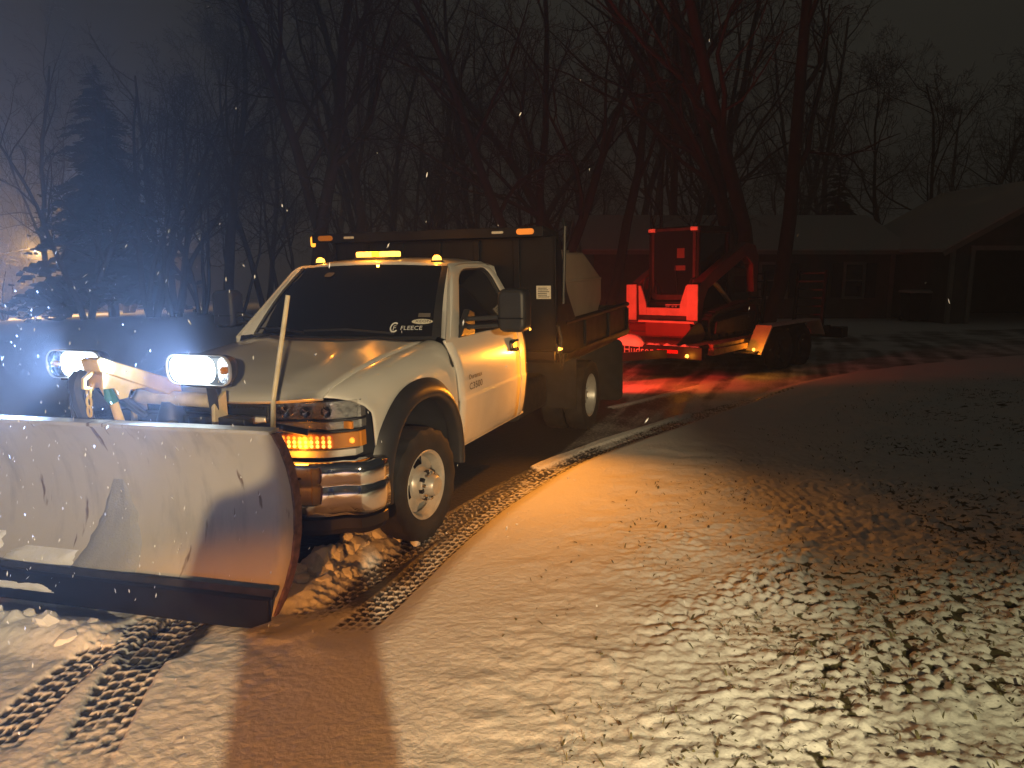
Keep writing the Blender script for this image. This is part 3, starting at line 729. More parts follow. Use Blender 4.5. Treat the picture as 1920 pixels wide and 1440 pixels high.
for sg in (1, -1):
    a, b = (.40, .878)
    def ns(z0, z1, off, th, y0=a, y1=b, slope=0., rise=0.): 
        q = nose_strip(y0, y1, z0, z1, off, th, 12, slope, rise)
        return q if sg > 0 else q.flipped()
    hl = ns(.962, 1.055, -.025, .05, rise=.012).build('headlight', 'reflector', truck, angle=20)
    ns(.960, 1.060, .016, .012, slope=.008, rise=.012).build('headlight_lens', 'lens', hl, bevel=.004)
    for y in (.50, .62, .74): part('headlight_bulb', 'chrome', hl, lambda m: m.lathe([(.001, .0), (.03, .008), (.036, .02)], 12, 0, (nose_x(y)-.025, sg*y, 1.008)))
    ns(.948, .958, .006, .07).build('lamp_divider', 'blackplastic', truck, bevel=.003)
    lo = ns(.898, .945, -.03, .05).build('lower_lamp', 'reflector', truck, angle=20)
    ns(.895, .947, .004, .010).build('lower_lamp_lens', 'lens', lo, bevel=.004)
    part('side_reflector', 'amberlens', lo, lambda m: m.box(nose_x(.83)-.02, nose_x(.83)-.005, sg*.80, sg*.86, .90, .943))
    ns(.882, .893, .006, .07).build('lamp_divider', 'blackplastic', truck, bevel=.003)
    tsg = ns(.785, .876, -.02, .05).build('turn_signal', 'amberlens', truck, angle=20)
    ns(.78, .880, .010, .008).build('turn_signal_lens', 'lens', tsg, bevel=.004)
    for i in range(9):
        for j in range(3):
            y = .47 + i*.034; lit = j < 2
            part('led', 'e_amber_hot' if lit else 'e_amber', tsg, lambda m: m.lathe([(.001, .010), (.009, .007), (.0115, 0)], 8, 0, (nose_x(y)-.018, sg*y, .802 + j*.025)))
    part('corner_bulb', 'e_amber', tsg, lambda m: m.lathe([(.001, .016), (.013, .010), (.018, 0)], 10, 0, (nose_x(.84)-.018, sg*.84, .825)))
    lamp('turn_signal_light', 'POINT', (nose_x(.6)+.06, sg*.60, .81), 3.5, AMBER, None, .05, parent=truck)
# filler panel between lamps and bumper
nose_strip(-.86, .86, .735, .777, .0, .08).build('filler_panel', 'paint', truck, bevel=.004)
# --- bumper
def bump_x(y):
    a = abs(y); return .985 - .05*(a/.6)**2 if a < .6 else .935 - .9*((a-.6)/.42)**2*.36
def bumper_path():
    P = [(bump_x(y), y) for y in np.linspace(0, .86, 14)]
    P += [(.79, .945), (.74, .985), (.66, 1.005), (.60, 1.01)]
    return [(x, -y) for x, y in reversed(P[1:])] + P
def sweep(prof, path=None):
    P = path or bumper_path(); m = MB(); rows = []
    for i, (x, y) in enumerate(P):
        a, b = P[max(0, i-1)], P[min(len(P)-1, i+1)]; dx, dy = b[0]-a[0], b[1]-a[1]; L = math.hypot(dx, dy)
        nx, ny = dy/L, -dx/L
        rows.append([(x+nx*o, y+ny*o, z) for o, z in prof])
    return m.grid(rows)
bp_ = sweep([(-.11, .728), (-.012, .726), (.002, .720), (.012, .704), (.017, .67), (.017, .61), (.013, .597), (.016, .585), (.022, .565), (.024, .50), (.018, .44), (.006, .412), (-.01, .402)]).build('bumper', 'chrome', truck, angle=60, solid=.006)
va = sweep([(-.02, .405), (.0, .39), (.0, .33), (-.03, .29), (-.10, .27)]).build('air_dam', 'flare', bp_, solid=.01)
for sg in (1, -1):
    m = MB(); m.prism([(sg*(.52+p[0]), .365+p[1]) for p in rrect(.24, .075, .03)], 0, .90, .975); m.build('tow_hook_opening', 'black', bp_)
    m = MB(); m.tube([(.93, sg*.47, .36), (.99, sg*.47, .35), (.995, sg*.53, .35), (.93, sg*.55, .36)], .014, 8); m.build('tow_hook', 'darkmetal', bp_)
# --- wheels
def tyre_mesh(Rt, rim, width):
    m = MB(); h = width/2; n = 72
    prof = [(rim, -h*.72), (rim+.012, -h*.86), (rim+.05, -h*.98), (Rt-.09, -h*1.0), (Rt-.045, -h*.97), (Rt-.022, -h*.93), (Rt-.004, -h*.84), (Rt, -h*.6), (Rt, -h*.3), (Rt+.001, 0)]
    prof = prof + [(r, -o) for r, o in reversed(prof[:-1])]
    def mod(r, o, j, n):
        if r > Rt-.03 and abs(o) > h*.5: return r - (.011 if (j//2) % 2 == (0 if o > 0 else 1) else 0)
        if r > Rt-.008 and abs(o) < h*.5: return r - (.009 if (j//2 + (1 if abs(o) > .01 else 0)) % 2 else 0)
        return r
    return m.lathe(prof, n, 1, mod=mod)
def make_wheel(face, hub_out, name='wheel'):
    """disc (holes cut as open gaps between spokes of the disc) > tyre, hub"""
    m = MB(); n = 64; rim = .225
    # barrel and lip
    m.lathe([(rim-.010, -.10), (rim-.012, .085), (rim+.006, .098), (rim+.012, .092), (rim+.004, .08)], n, 1)
    m.lathe([(rim-.012, .085), (rim-.022, .055), (rim-.032, .02)], n, 1)
    # disc with 8 oval hand holes
    ring_r = [(rim-.032, .02), (.188, face*.4+.015), (.163, face*.8), (.132, face), (.116, face+.004), (.105, face+.02), (.098, face+.055)]
    rows = []
    for r, o in ring_r: rows.append([(r*math.cos(2*math.pi*j/n), o, r*math.sin(2*math.pi*j/n)) for j in range(n)])
    k = len(m.v)
    for r in rows: m.v += r
    for i in range(len(rows)-1):
        for j in range(n):
            if i in (1, 2) and (j % 16) in (0, 1, 2, 15, 14, 3, 13): continue
            m.f.append((k+i*n+j, k+i*n+(j+1) % n, k+(i+1)*n+(j+1) % n, k+(i+1)*n+j))
    wdisc = m.build(name, 'steel', None, angle=40, recalc=False)
    t = tyre_mesh(.385, rim, .225).build('tyre', 'rubber', wdisc, angle=25)
    part('wheel_drum', 'black', wdisc, lambda q: q.lathe([(.001, -.05), (.19, -.05), (.19, -.08)], 32, 1)).name = 'brake_drum'  # black drum behind the hand holes of the disc
    m = MB(); h0 = face + .02
    m.lathe([(.100, h0), (.103, h0+.04), (.098, h0+.052), (.075, h0+.056), (.072, h0+.066), (.068, h0+hub_out), (.058, h0+hub_out+.012), (.001, h0+hub_out+.016)], 32, 1)
    hub = m.build('hub_cap', 'steel', wdisc, angle=40)
    for j in range(8):
        m = MB(); a = 2*math.pi*(j+.5)/8; m.lathe([(.001, h0+.078), (.010, h0+.076), (.0125, h0+.05)], 6, 1, (.087*math.cos(a), 0, .087*math.sin(a))); m.build('lug_nut', 'chrome', wdisc)
    for j in range(8):
        m = MB(); a = 2*math.pi*j/8; m.obox((.092*math.cos(a), h0+.045, .092*math.sin(a)), (.013*math.cos(a), 0, .013*math.sin(a)), (0, .013, 0), (-.013*math.sin(a), 0, .013*math.cos(a))); m.build('hub_slot', 'black', wdisc)
    return wdisc
wproto = make_wheel(.045, .10)
wproto.parent = truck; wproto.location = (.05, .89, .385); wproto.rotation_euler = (0, R(11), R(-4))
c = copy_tree(wproto, truck); c.location = (.05, -.89, .385); c.rotation_euler = (0, R(20), math.pi-R(4))
# rear duals: outer discs are dished inward
rproto = make_wheel(-.055, .06); rproto.parent = truck; rproto.location = (-3.50, 1.045, .385); rproto.rotation_euler = (0, R(33), 0)
for y, rz in ((.79, math.pi), (-.79, 0), (-1.045, math.pi)):
    c = copy_tree(rproto, truck); c.location = (-3.50, y, .385); c.rotation_euler = (0, R(50+y*30), rz)
# --- chassis
part('frame_rail', 'darkmetal', truck, lambda m: m.box(-5.1, .75, .36, .44, .52, .70), bevel=.005)
part('frame_rail', 'darkmetal', truck, lambda m: m.box(-5.1, .75, -.44, -.36, .52, .70), bevel=.005)
part('fuel_tank', 'darkmetal', truck, lambda m: m.prism([(y+.62, z+.52) for y, z in rrect(.42, .36, .08)], 0, -2.95, -2.15), bevel=.01)
part('axle', 'darkmetal', truck, lambda m: m.tube([(-3.5, -.9, .385), (-3.5, -.15, .385), (-3.5, 0, .385), (-3.5, .15, .385), (-3.5, .9, .385)], [.06, .06, .17, .06, .06], 12))
part('axle', 'darkmetal', truck, lambda m: m.tube([(.05, -.8, .36), (.05, .8, .36)], .05, 10))
part('engine_sump', 'darkmetal', truck, lambda m: m.box(-.6, .6, -.30, .30, .38, .80), bevel=.04)
# --- dump body
HB = -2.22
part('headboard', 'black', truck, lambda m: m.prism([(-1.17, .94), (1.17, .94), (1.17, 2.06), (-1.17, 2.06)], 0, HB-.05, HB), bevel=.006)
for y in (-.8, -.4, 0, .4, .8): part('headboard_rib', 'black', truck, lambda m: m.box(HB, HB+.045, y-.03, y+.03, 1.02, 2.04), bevel=.004)
part('headboard_rib', 'black', truck, lambda m: m.box(HB, HB+.06, -1.17, 1.17, .94, 1.02), bevel=.004)
cs = part('cab_shield', 'black', truck, lambda m: m.prism([(HB-.05, 2.02), (HB-.05, 2.10), (-1.86, 2.14), (-1.84, 2.14), (-1.84, 2.055), (-1.852, 2.055), (-1.856, 2.115), (HB, 2.06)], 1, -1.18, 1.18), bevel=.004)
for sg in (1, -1):
    m = MB(); m.prism([(sg*(1.02+p[0]), 2.098+p[1]) for p in rrect(.16, .05, .024)], 0, -1.842, -1.822); m.build('shield_marker_lamp', 'e_amber_dim' if sg > 0 else 'amberlens', cs, bevel=.004)
    m = MB(); m.prism([(sg*(.76+p[0]), 2.098+p[1]) for p in rrect(.11, .022, .008)], 0, -1.842, -1.832); m.build('shield_strobe', 'label', cs, bevel=.003)
part('shield_end_lamp', 'e_amber', cs, lambda m: m.prism([(-1.87+p[0], 2.07+p[1]) for p in rrect(.05, .10, .024)], 1, -1.20, -1.178))
for sg in (1, -1):
    m = MB(); m.prism([(HB, .94), (HB, 2.10), (HB-.10, 2.08), (HB-.34, 1.56), (HB-.60, 1.30), (HB-.62, .94)], 1, sg*1.14, sg*1.17); m.build('headboard_gusset', 'black', truck, bevel=.004)
    sd = part('side_board', 'black', truck, lambda m: m.box(-5.22, HB-.05, sg*1.13, sg*1.16, .90, 1.24), bevel=.004)
    m = MB(); m.tube([(HB-.3, sg*1.15, 1.255), (-5.24, sg*1.15, 1.275)], .028, 10); m.build('top_rail', 'black', sd)
    m = MB(); m.prism([(sg*1.16, .955), (sg*1.19, .97), (sg*1.19, .935), (sg*1.16, .88)], 0, -5.22, HB-.25); m.build('bottom_rail', 'black', sd, bevel=.004)
    for x in (-3.2, -4.2, -5.15): part('stake', 'black', sd, lambda m: m.box(x-.035, x+.035, sg*1.16, sg*1.185, .96, 1.23), bevel=.004)
    # fold-down latch lever and hanging chain by the front corner
    m = MB(); m.tube([(HB+.02, sg*1.19, 1.26), (HB-.02, sg*1.21, 1.14), (HB-.03, sg*1.20, 1.05)], .018, 8); m.build('latch_lever', 'darkmetal', truck)
    m = MB(); m.tube([(HB-.04, sg*1.19, 1.0), (HB-.06, sg*1.19, .88), (HB-.10, sg*1.19, .84), (HB-.14, sg*1.19, .88), (HB-.15, sg*1.19, .98)], .009, 6); m.build('safety_chain', 'darkmetal', truck)
    # mud flaps
    part('mud_flap', 'rubber', truck, lambda m: m.prism([(sg*(.92+p[0]), .50+p[1]) for p in rrect(.62, .76, .08)], 0, -4.66, -4.64), bevel=.003)
    part('splash_guard', 'rubber', truck, lambda m: m.box(-2.93, -2.91, sg*.62, sg*1.15, .34, .92), bevel=.003)
    part('rear_fender', 'black', truck, lambda m: m.box(-4.64, -2.90, sg*.62, sg*1.15, .86, .885), bevel=.004)
    part('tail_lamp', 'e_red', truck, lambda m: m.prism([(sg*(.80+p[0]), .86+p[1]) for p in rrect(.30, .10, .03)], 0, -5.27, -5.25))
    lamp('tail_lamp_light', 'SPOT', (-5.32, sg*.85, .92), 280 if sg > 0 else 230, RED, None, .06, 132, .6, parent=truck).rotation_euler = (0, R(97), 0)
part('bed_floor', 'black', truck, lambda m: m.box(-5.22, HB-.05, -1.13, 1.13, .90, .94))
part('tail_gate', 'black', truck, lambda m: m.box(-5.25, -5.22, -1.13, 1.13, .90, 1.26), bevel=.004)
# side marker on the body's front corner: the bright amber pair
sm = part('side_marker', 'blackplastic', truck, lambda m: m.prism([(HB-.05+p[0], 1.035+p[1]) for p in rrect(.16, .10, .03)], 1, 1.17, 1.19), bevel=.004)
for dx in (.022, -.03):
    part('side_marker_led', 'e_amber_hot', sm, lambda m: m.lathe([(.001, .022), (.014, .016), (.018, 0)], 12, 1, (HB-.02+dx, 1.19, 1.04)))
lamp('side_marker_light', 'SPOT', (HB+.02, 1.24, 1.05), 80, AMBER, None, .02, 165, 1.0, parent=truck).rotation_euler = (R(8), R(-70), 0)
# warning label on headboard
lbx = part('warning_label', 'label', truck, lambda m: m.box(HB-.001, HB+.004, .98, 1.12, 1.50, 1.62))
m = MB()
for k in range(6): m.box(HB+.004, HB+.006, .995, 1.105 - .012*(k % 3), 1.515+k*.016, 1.521+k*.016)
m.build('label_print', 'ink', lbx, smooth=False)
# tarp arm and bracket by the headboard
m = MB(); m.tube([(HB-.12, 1.20, 1.45), (HB-.10, 1.22, 1.9), (HB-.12, 1.22, 2.15), (HB-.2, 1.18, 2.22)], .016, 8); m.build('tarp_arm', 'darkmetal', truck)
for o in truck.children:
    if o.name.startswith('badge'): pass
# --- salt spreader hopper riding in the bed
hop = empty('salt_spreader', TRUCK, (ROLL, 0, PSI)); tag(hop, 'tan poly salt spreader hopper riding in the black dump bed', 'spreader')
hp = [(-2.75, .945), (-2.75, 1.5), (-2.70, 1.93), (-4.25, 1.93), (-5.05, 1.62), (-5.05, 1.34), (-4.6, .945)]
part('hopper', 'poly', hop, lambda m: m.prism(hp, 1, -.86, .86), bevel=.03)
part('hopper_seam', 'poly', hop, lambda m: m.prism([(-2.72, 1.60), (-2.72, 1.63), (-5.0, 1.63), (-5.0, 1.60)], 1, -.875, .875), bevel=.006)
part('hopper_lid', 'poly', hop, lambda m: m.box(-4.2, -2.8, -.7, .7, 1.93, 1.965), bevel=.015)

# ------------------------------------------------------------------ snow plow mounted on the truck's nose
plow = empty('snow_plow', TRUCK, (ROLL, 0, PSI))
tag(plow, 'wide scuffed snow plow blade with two lit headlamps on the truck nose', 'snow plow')
BY0, BY1 = .95, -1.50                       # blade ends (driver side, kerb side)
def blade_x0(y): return 1.53 + (BY0-y)*.098
BLP = [(.085, .17), (.045, .22), (-.02, .30), (-.075, .40), (-.110, .52), (-.120, .64), (-.112, .76), (-.085, .87), (-.045, .97), (.0, 1.045), (.012, 1.06)]
def blade_row(y, off=0.): return [(blade_x0(y)+dx+off, y, z) for dx, z in BLP]
ysb = np.linspace(BY1, BY0, 25)
bl = MB().grid([blade_row(y) for y in ysb]).build('blade', 'blade', plow, angle=60, solid=.012)
m = MB(); rows = []
for y in ysb:
    x = blade_x0(y); r = .13 if y > BY0-.14 else 0
    cut = .05*max(0, (y-(BY0-.16))/.16)**2
    rows.append([(x+.088, y, .27), (x+.112, y, .26), (x+.118, y, .105+cut), (x+.095, y, .10+cut)])
m.grid(rows, close=True); m.f.append((0, 1, 2, 3)); k = len(m.v)-4; m.f.append((k+3, k+2, k+1, k)); m.build('cutting_edge', 'black', plow, bevel=.004)
m = MB(); rows = [[(blade_x0(y)+.045, y, .285), (blade_x0(y)+.060, y, .295), (blade_x0(y)+.085, y, .262), (blade_x0(y)+.075, y, .25)] for y in ysb]
m.grid(rows, close=True); m.build('edge_strap', 'darkmetal', bl)
m = MB(); rows = [[(blade_x0(y)+.020, y, 1.055), (blade_x0(y)+.020, y, 1.075), (blade_x0(y)-.06, y, 1.078), (blade_x0(y)-.06, y, 1.06)] for y in ysb]
m.grid(rows, close=True); m.f.append((0, 1, 2, 3)); k = len(m.v)-4; m.f.append((k+3, k+2, k+1, k)); m.build('top_flange', 'blade', bl, bevel=.004)
for y in (BY0, BY1):
    m = MB(); poly = [(blade_x0(y)+dx, z) for dx, z in BLP]; poly += [(blade_x0(y)+dx-(.055 if 0 < i < len(BLP)-1 else .03), z) for i, (dx, z) in reversed(list(enumerate(BLP)))]
    m.prism(poly, 1, y, y+.014 if y > 0 else y-.014); m.build('end_rib', 'rust', bl, bevel=.003)
for y in (-1.2, -.8, -.4, 0, .4, .75):
    m = MB(); poly = [(blade_x0(y)+dx-.014, z) for dx, z in BLP] + [(blade_x0(y)+dx-.10, z) for dx, z in reversed(BLP[1:-1])]
    m.prism(poly, 1, y-.006, y+.006); m.build('blade_rib', 'yellow', bl)
# snow packed onto the blade face
def lump_patch(cy, cz, w, h, th, seed, peak=.90):
    rg = np.random.RandomState(seed); m = MB(); rows = []
    n = 22
    for i in range(n+1):
        row = []
        for j in range(n+1):
            a, b = i/n*2-1, j/n*2-1
            z = cz + b*h; wv = w*(1.0 - peak*((b+1)/2)**1.2)*(.75 + .5*float(fbm(np.array([b*5+seed]), np.array([math.copysign(3., a)]), 9))); y = cy + a*wv + .12*w*(b+1)
            t = max(0, 1-max(abs(a), abs(b))**4) * (th*(.35+.65*(1-b)/2)) * (.75+.5*float(fbm(np.array([a*4+seed]), np.array([b*4.]), 7))+.12*rg.rand())
            dx = interp(z, [p[1] for p in BLP], [p[0] for p in BLP])
            row.append((blade_x0(y)+dx + t - .004, y, z))
        rows.append(row)
    return m.grid(rows)
lump_patch(-.14, .45, .25, .31, .05, 3).build('packed_snow', snow_mat('grey_packed_snow', (.34, .34, .34), .5, 90), bl, angle=80)  # darker grey than the other packed patches
lump_patch(-.60, .25, .30, .10, .075, 5, .35).build('packed_snow', 'snow', bl, angle=80)
lump_patch(-1.1, .28, .25, .13, .08, 8, .3).build('packed_snow', 'snow', bl, angle=80)
# marker rod
part('marker_rod', 'cream', plow, lambda m: m.tube([(1.46, .895, .94), (1.45, .91, 1.2), (1.40, 1.0, 1.71)], [.013, .012, .011], 8))
# --- headgear
hg = part('headgear_frame', 'darkmetal', plow, lambda m: m.beam((1.10, -.50, .98), (1.10, .45, .98), .08, .08), bevel=.006)
for y in (-.34, .26):
    m = MB(); m.prism([(1.06, .50), (1.20, .50), (1.16, 1.10), (1.06, 1.16)], 1, y-.012, y+.012); m.build('headgear_plate', 'cream', hg, bevel=.004)
m = MB(); m.beam((1.10, .26, .95), (1.30, .34, .50), .05, .03); m.build('brace', 'cream', hg, bevel=.004)
m = MB(); m.beam((1.10, -.34, .98), (1.34, -.42, .50), .05, .03); m.build('brace', 'cream', hg, bevel=.004)
part('pump_motor', 'darkmetal', hg, lambda m: m.tube([(1.14, -.06, .70), (1.14, -.06, 1.0), (1.14, -.06, 1.10)], [.085, .085, .05], 16))
part('pump_reservoir', 'black', hg, lambda m: m.tube([(1.12, .12, .74), (1.12, .12, 1.02)], .06, 14))
part('solenoid', 'chrome', hg, lambda m: m.tube([(1.2, .02, .98), (1.27, .02, .98)], .028, 10))
la = MB(); la.prism([(1.07, 1.10), (1.08, 1.205), (1.58, 1.405), (1.615, 1.395), (1.60, 1.335), (1.12, 1.12)], 1, -.155, -.035)
arm = la.build('lift_arm', 'yellow', plow, bevel=.008)
for y in (-.150, -.050):
    m = MB(); m.prism([(1.30, 1.205), (1.58, 1.33), (1.59, 1.24), (1.52, 1.235), (1.49, 1.17), (1.44, 1.17), (1.42, 1.21)], 1, y-.006, y+.006); m.build('arm_web', 'yellow', arm, bevel=.003)
part('arm_cross_tube', 'cream', arm, lambda m: m.tube([(1.14, -.30, 1.115), (1.14, .24, 1.115)], .042, 12))
part('chain_hook', 'yellow', arm, lambda m: m.tube([(1.60, -.09, 1.33), (1.655, -.09, 1.30), (1.66, -.09, 1.26), (1.62, -.09, 1.245), (1.60, -.09, 1.27)], .013, 8))
for k in range(3):
    z = 1.23-k*.048; x = 1.635+.004*k
    m = MB(); q = 12; P = [(math.cos(t)*.013, math.sin(t)*.028) for t in np.linspace(0, 2*math.pi, q, endpoint=False)]
    m.tube([(x+(p[0] if k % 2 else 0), -.09+(0 if k % 2 else p[0]), z+p[1]) for p in P] + [(x+(P[0][0] if k % 2 else 0), -.09+(0 if k % 2 else P[0][0]), z+P[0][1])], .006, 6); m.build('chain_link', 'yellow', arm)
part('lift_cylinder', 'yellow', plow, lambda m: m.tube([(1.50, -.10, 1.21), (1.46, -.06, .92), (1.40, -.04, .60)], [.022, .026, .04], 12))
part('cylinder_fitting', 'green', plow, lambda m: m.tube([(1.515, -.10, 1.245), (1.50, -.10, 1.185), (1.49, -.09, 1.15)], [.02, .034, .026], 10))
for i, (y, x) in enumerate(((-.36, 1.46), (-.27, 1.44))):
    part('hydraulic_hose', 'hose', plow, lambda m: m.tube(spline([(1.20, -.2, 1.02), (1.40, y+.02, 1.24), (x, y, 1.29), (x+.04, y-.02, 1.15), (x+.01, y-.01, .95), (x-.1, y+.05, .70)], 5), .022, 8))
part('grease_rag', 'hose', plow, lambda m: m.tube(spline([(1.47, -.33, 1.30), (1.50, -.335, 1.22), (1.49, -.33, 1.12), (1.47, -.315, 1.0)], 3), [.04, .05, .055, .05, .04, .045, .045, .04, .035, .03], 9))
# push frame behind blade
part('push_frame', 'darkmetal', plow, lambda m: (m.beam((1.05, .40, .40), (1.48, .10, .40), .09, .09), m.beam((1.05, -.55, .40), (1.52, -.35, .40), .09, .09), m.beam((1.40, -.7, .40), (1.36, .45, .40), .10, .10)))
for y in (.42, -.62): part('angle_cylinder', 'black', plow, lambda m: m.tube([(1.12, y*.7, .42), (1.30, y*1.0, .46), (1.44, y*1.25, .50)], [.045, .045, .02], 12))
# cable loom across the grille to the lamps
part('cable_loom', 'hose', plow, lambda m: m.tube(spline([(.98, .75, .93), (1.05, .55, .97), (1.08, .40, .955), (1.09, .2, 1.0)], 6), .02, 8))
part('coupler', 'chrome', plow, lambda m: m.tube([(1.02, .62, .955), (1.06, .50, .958)], .028, 10))
# --- plow headlamps
def plow_lamp(y, outer):
    X = 1.28; z = 1.31
    pts = rrect(.44, .165, .065, 7)
    m = MB(); rows = []
    for dx, k in ((-.13, .55), (-.10, .80), (-.04, .97), (.0, 1.0)): rows.append([(X+dx, y+p[0]*k, z+p[1]*k) for p in pts])
    m.grid(rows, close=True); n = len(pts); m.f.append(tuple(range(n)))
    h = m.build('plow_headlamp', 'blackplastic', plow, angle=40)
    m = MB(); rows = [[(X+dx, y+p[0]*k, z+p[1]*k) for p in pts] for dx, k in ((-.005, 1.0), (.008, 1.0), (.010, .955), (.004, .93))]; m.grid(rows, close=True); m.build('lamp_bezel', 'steel', h)
    # reflector bowl, lit centre and the turn lamp at the outer end
    c0 = y - outer*.045
    pin = rrect(.31, .142, .06, 7)
    m = MB(); rows = [[(X+dx, c0+p[0]*k, z+p[1]*k) for p in pin] for dx, k in ((-.004, 1.0), (-.006, .5), (-.007, .1))]; m.grid(rows, close=True); m.f.append(tuple(range(len(m.v)-len(pin), len(m.v))))
    m.build('lit_reflector', 'e_white', h, angle=60)
    m = MB(); m.prism([(y+outer*.165+p[0], z+p[1]) for p in rrect(.085, .142, .04, 6)], 0, X-.03, X-.012); m.build('turn_lamp', 'reflector', h)
    part('turn_bulb', 'amberlens', h, lambda q: q.lathe([(.001, .03), (.018, .02), (.022, 0)], 10, 0, (X-.012, y+outer*.165, z)))
    m = MB(); rows = [[(X+dx, y+p[0]*k, z+p[1]*k) for p in pts] for dx, k in ((.006, .95), (.018, .8), (.022, .3), (.0225, .02))]; m.grid(rows, close=True); m.build('lamp_lens', 'lens', h, angle=60)
    m = MB(); m.beam((X-.08, y, z-.08), (1.12, y*.8, 1.02), .05, .02); m.box(X-.11, X-.02, y-.15, y+.12, z-.10, z-.085); m.build('lamp_bracket', 'darkmetal', h, bevel=.004)
    lamp('plow_headlamp_light', 'SPOT', (X+.035, y, z), 1350, COOL, None, .05, 108, .45, parent=plow).rotation_euler = (0, R(-104), 0)
plow_lamp(.295, 1); plow_lamp(-.62, -1)

# ------------------------------------------------------------------ trailer
TZ = gh(*trail_world(2.9, 1.2))
trailer = empty('equipment_trailer', (TRAIL.x, TRAIL.y, TZ), (R(-1.6), 0, TPSI))
tag(trailer, 'low black equipment trailer hitched behind the dump truck', 'trailer')
fr = part('front_rail', 'black', trailer, lambda m: m.box(0, .10, .02, 2.45, .44, .62), bevel=.005)
m = MB(); m.text('Hudson', .185, lambda c: (-.003, 1.395 - c.x*.98, .468 + c.y*1.0), .001); m.build('maker_lettering', 'whiteprint', fr, smooth=False)
part('front_reflector', 'whiteprint', fr, lambda m: m.box(-.004, 0, 1.42, 1.48, .49, .55))
part('front_reflector', 'redlens', fr, lambda m: m.box(-.004, 0, .42, .78, .515, .565))
tl = part('trailer_marker_lamp', 'e_amber_hot', trailer, lambda m: m.lathe([(.001, -.03), (.022, -.02), (.028, 0)], 12, 0, (-.002, .26, .49)))
lamp('trailer_marker_light', 'POINT', (-.10, .24, .49), 3, AMBER, None, .03, parent=trailer)
part('side_rail', 'black', trailer, lambda m: m.box(.10, 5.3, .26, .34, .46, .60), bevel=.004)
part('side_rail', 'black', trailer, lambda m: m.box(.10, 5.3, 2.16, 2.24, .46, .60), bevel=.004)
for k in range(4): part('tongue_beam' if k < 2 else 'cross_member', 'black', trailer, (lambda m: m.beam((.1, 1.9 if k else .6, .5), (-1.45, 1.25, .5), .08, .12)) if k < 2 else (lambda m: m.box(1.5*k-1.5, 1.5*k-1.42, .34, 2.16, .45, .53)))
part('coupler', 'darkmetal', trailer, lambda m: m.tube([(-1.35, 1.25, .52), (-1.7, 1.25, .55)], .05, 10))
for k in range(9):
    y = .35 + k*.2; part('deck_board', 'wood', trailer, lambda m: m.box(.10, 5.25, y+.004, y+.194, .56, .60 + .004*(k % 3)), bevel=.004)
for k, (x0, x1, y, dz) in enumerate(((.55, 1.62, .10, .0), (.62, 1.58, .145, .06))):
    part('side_plank', 'wood', trailer, lambda m: m.prism([(x0, .45+dz), (x1, .47+dz), (x1+.02, .56+dz), (x0, .55+dz)], 1, y+.04, y+.14), bevel=.006)
for side, yo, yi in ((0, -.02, .26), (1, 2.52, 2.24)):
    f = part('fender', 'greypaint' if side == 0 else 'black', trailer, lambda m: m.prism([(1.80, .36), (2.18, .78), (4.05, .78), (4.30, .50), (4.33, .50), (4.08, .805), (2.15, .805), (1.76, .36)], 1, yo, yi), bevel=.004)
    part('fender_skirt', 'black', f, lambda m: m.prism([(2.18, .78), (2.10, .66), (4.1, .66), (4.05, .78)], 1, yi, yi+(.01 if yi < 1 else -.01)))
    lm = part('fender_lamp', 'e_amber_hot', f, lambda m: m.lathe([(.001, -.02), (.02, -.014), (.026, 0)], 10, 0, (1.74, (yo+yi)/2-.03, .44)))
    part('lamp_bracket', 'darkmetal', f, lambda m: m.box(1.42, 1.80, min(yo, yi)+.04, max(yo, yi), .40, .415))
lamp('fender_lamp_light', 'POINT', (1.60, -.02, .52), 5, AMBER, None, .03, parent=trailer)
tw = MB(); tw.lathe([(.001, -.02), (.09, -.02), (.10, .01), (.16, .012), (.19, .05), (.205, .09), (.215, .095), (.21, -.09)], 32, 1); two = tw.build('trailer_wheel', 'darkmetal', trailer, angle=40)
tyre_mesh(.36, .205, .22).build('tyre', 'rubber', two, angle=25)
first = True
for x in (2.72, 3.52):
    for y, rz in ((.13, math.pi), (2.37, 0)):
        o = two if first else copy_tree(two, trailer); first = False
        o.location = (x, y, .36); o.rotation_euler = (0, R(30*x), rz)
for x in (2.72, 3.52): part('axle', 'darkmetal', trailer, lambda m: m.tube([(x, .2, .36), (x, 2.3, .36)], .045, 10))
part('rear_sill', 'black', trailer, lambda m: m.box(5.25, 5.55, .02, 2.48, .36, .56), bevel=.004)
part('tail_lamp', 'redlens', trailer, lambda m: m.box(5.55, 5.57, .1, .3, .42, .50))
for y0 in (.32, 1.55):
    rl = 1.06; q = MB()
    def rp_(t): return Vector((5.0 + .16*t, 0, .60 + rl*t))
    q.beam(rp_(0) + Vector((0, y0, 0)), rp_(1) + Vector((0, y0, 0)), .05, .09, (1, 0, 0)); rmp = q.build('ramp', 'black', trailer, bevel=.004)
    part('ramp_side', 'black', rmp, lambda m: m.beam(rp_(0) + Vector((0, y0+.55, 0)), rp_(1) + Vector((0, y0+.55, 0)), .05, .09, (1, 0, 0)), bevel=.004)
    for k in range(7):
        part('ramp_rung', 'darkmetal', rmp, lambda m: m.beam(rp_(.05+k*.15) + Vector((0, y0, 0)), rp_(.05+k*.15) + Vector((0, y0+.55, 0)), .05, .03))

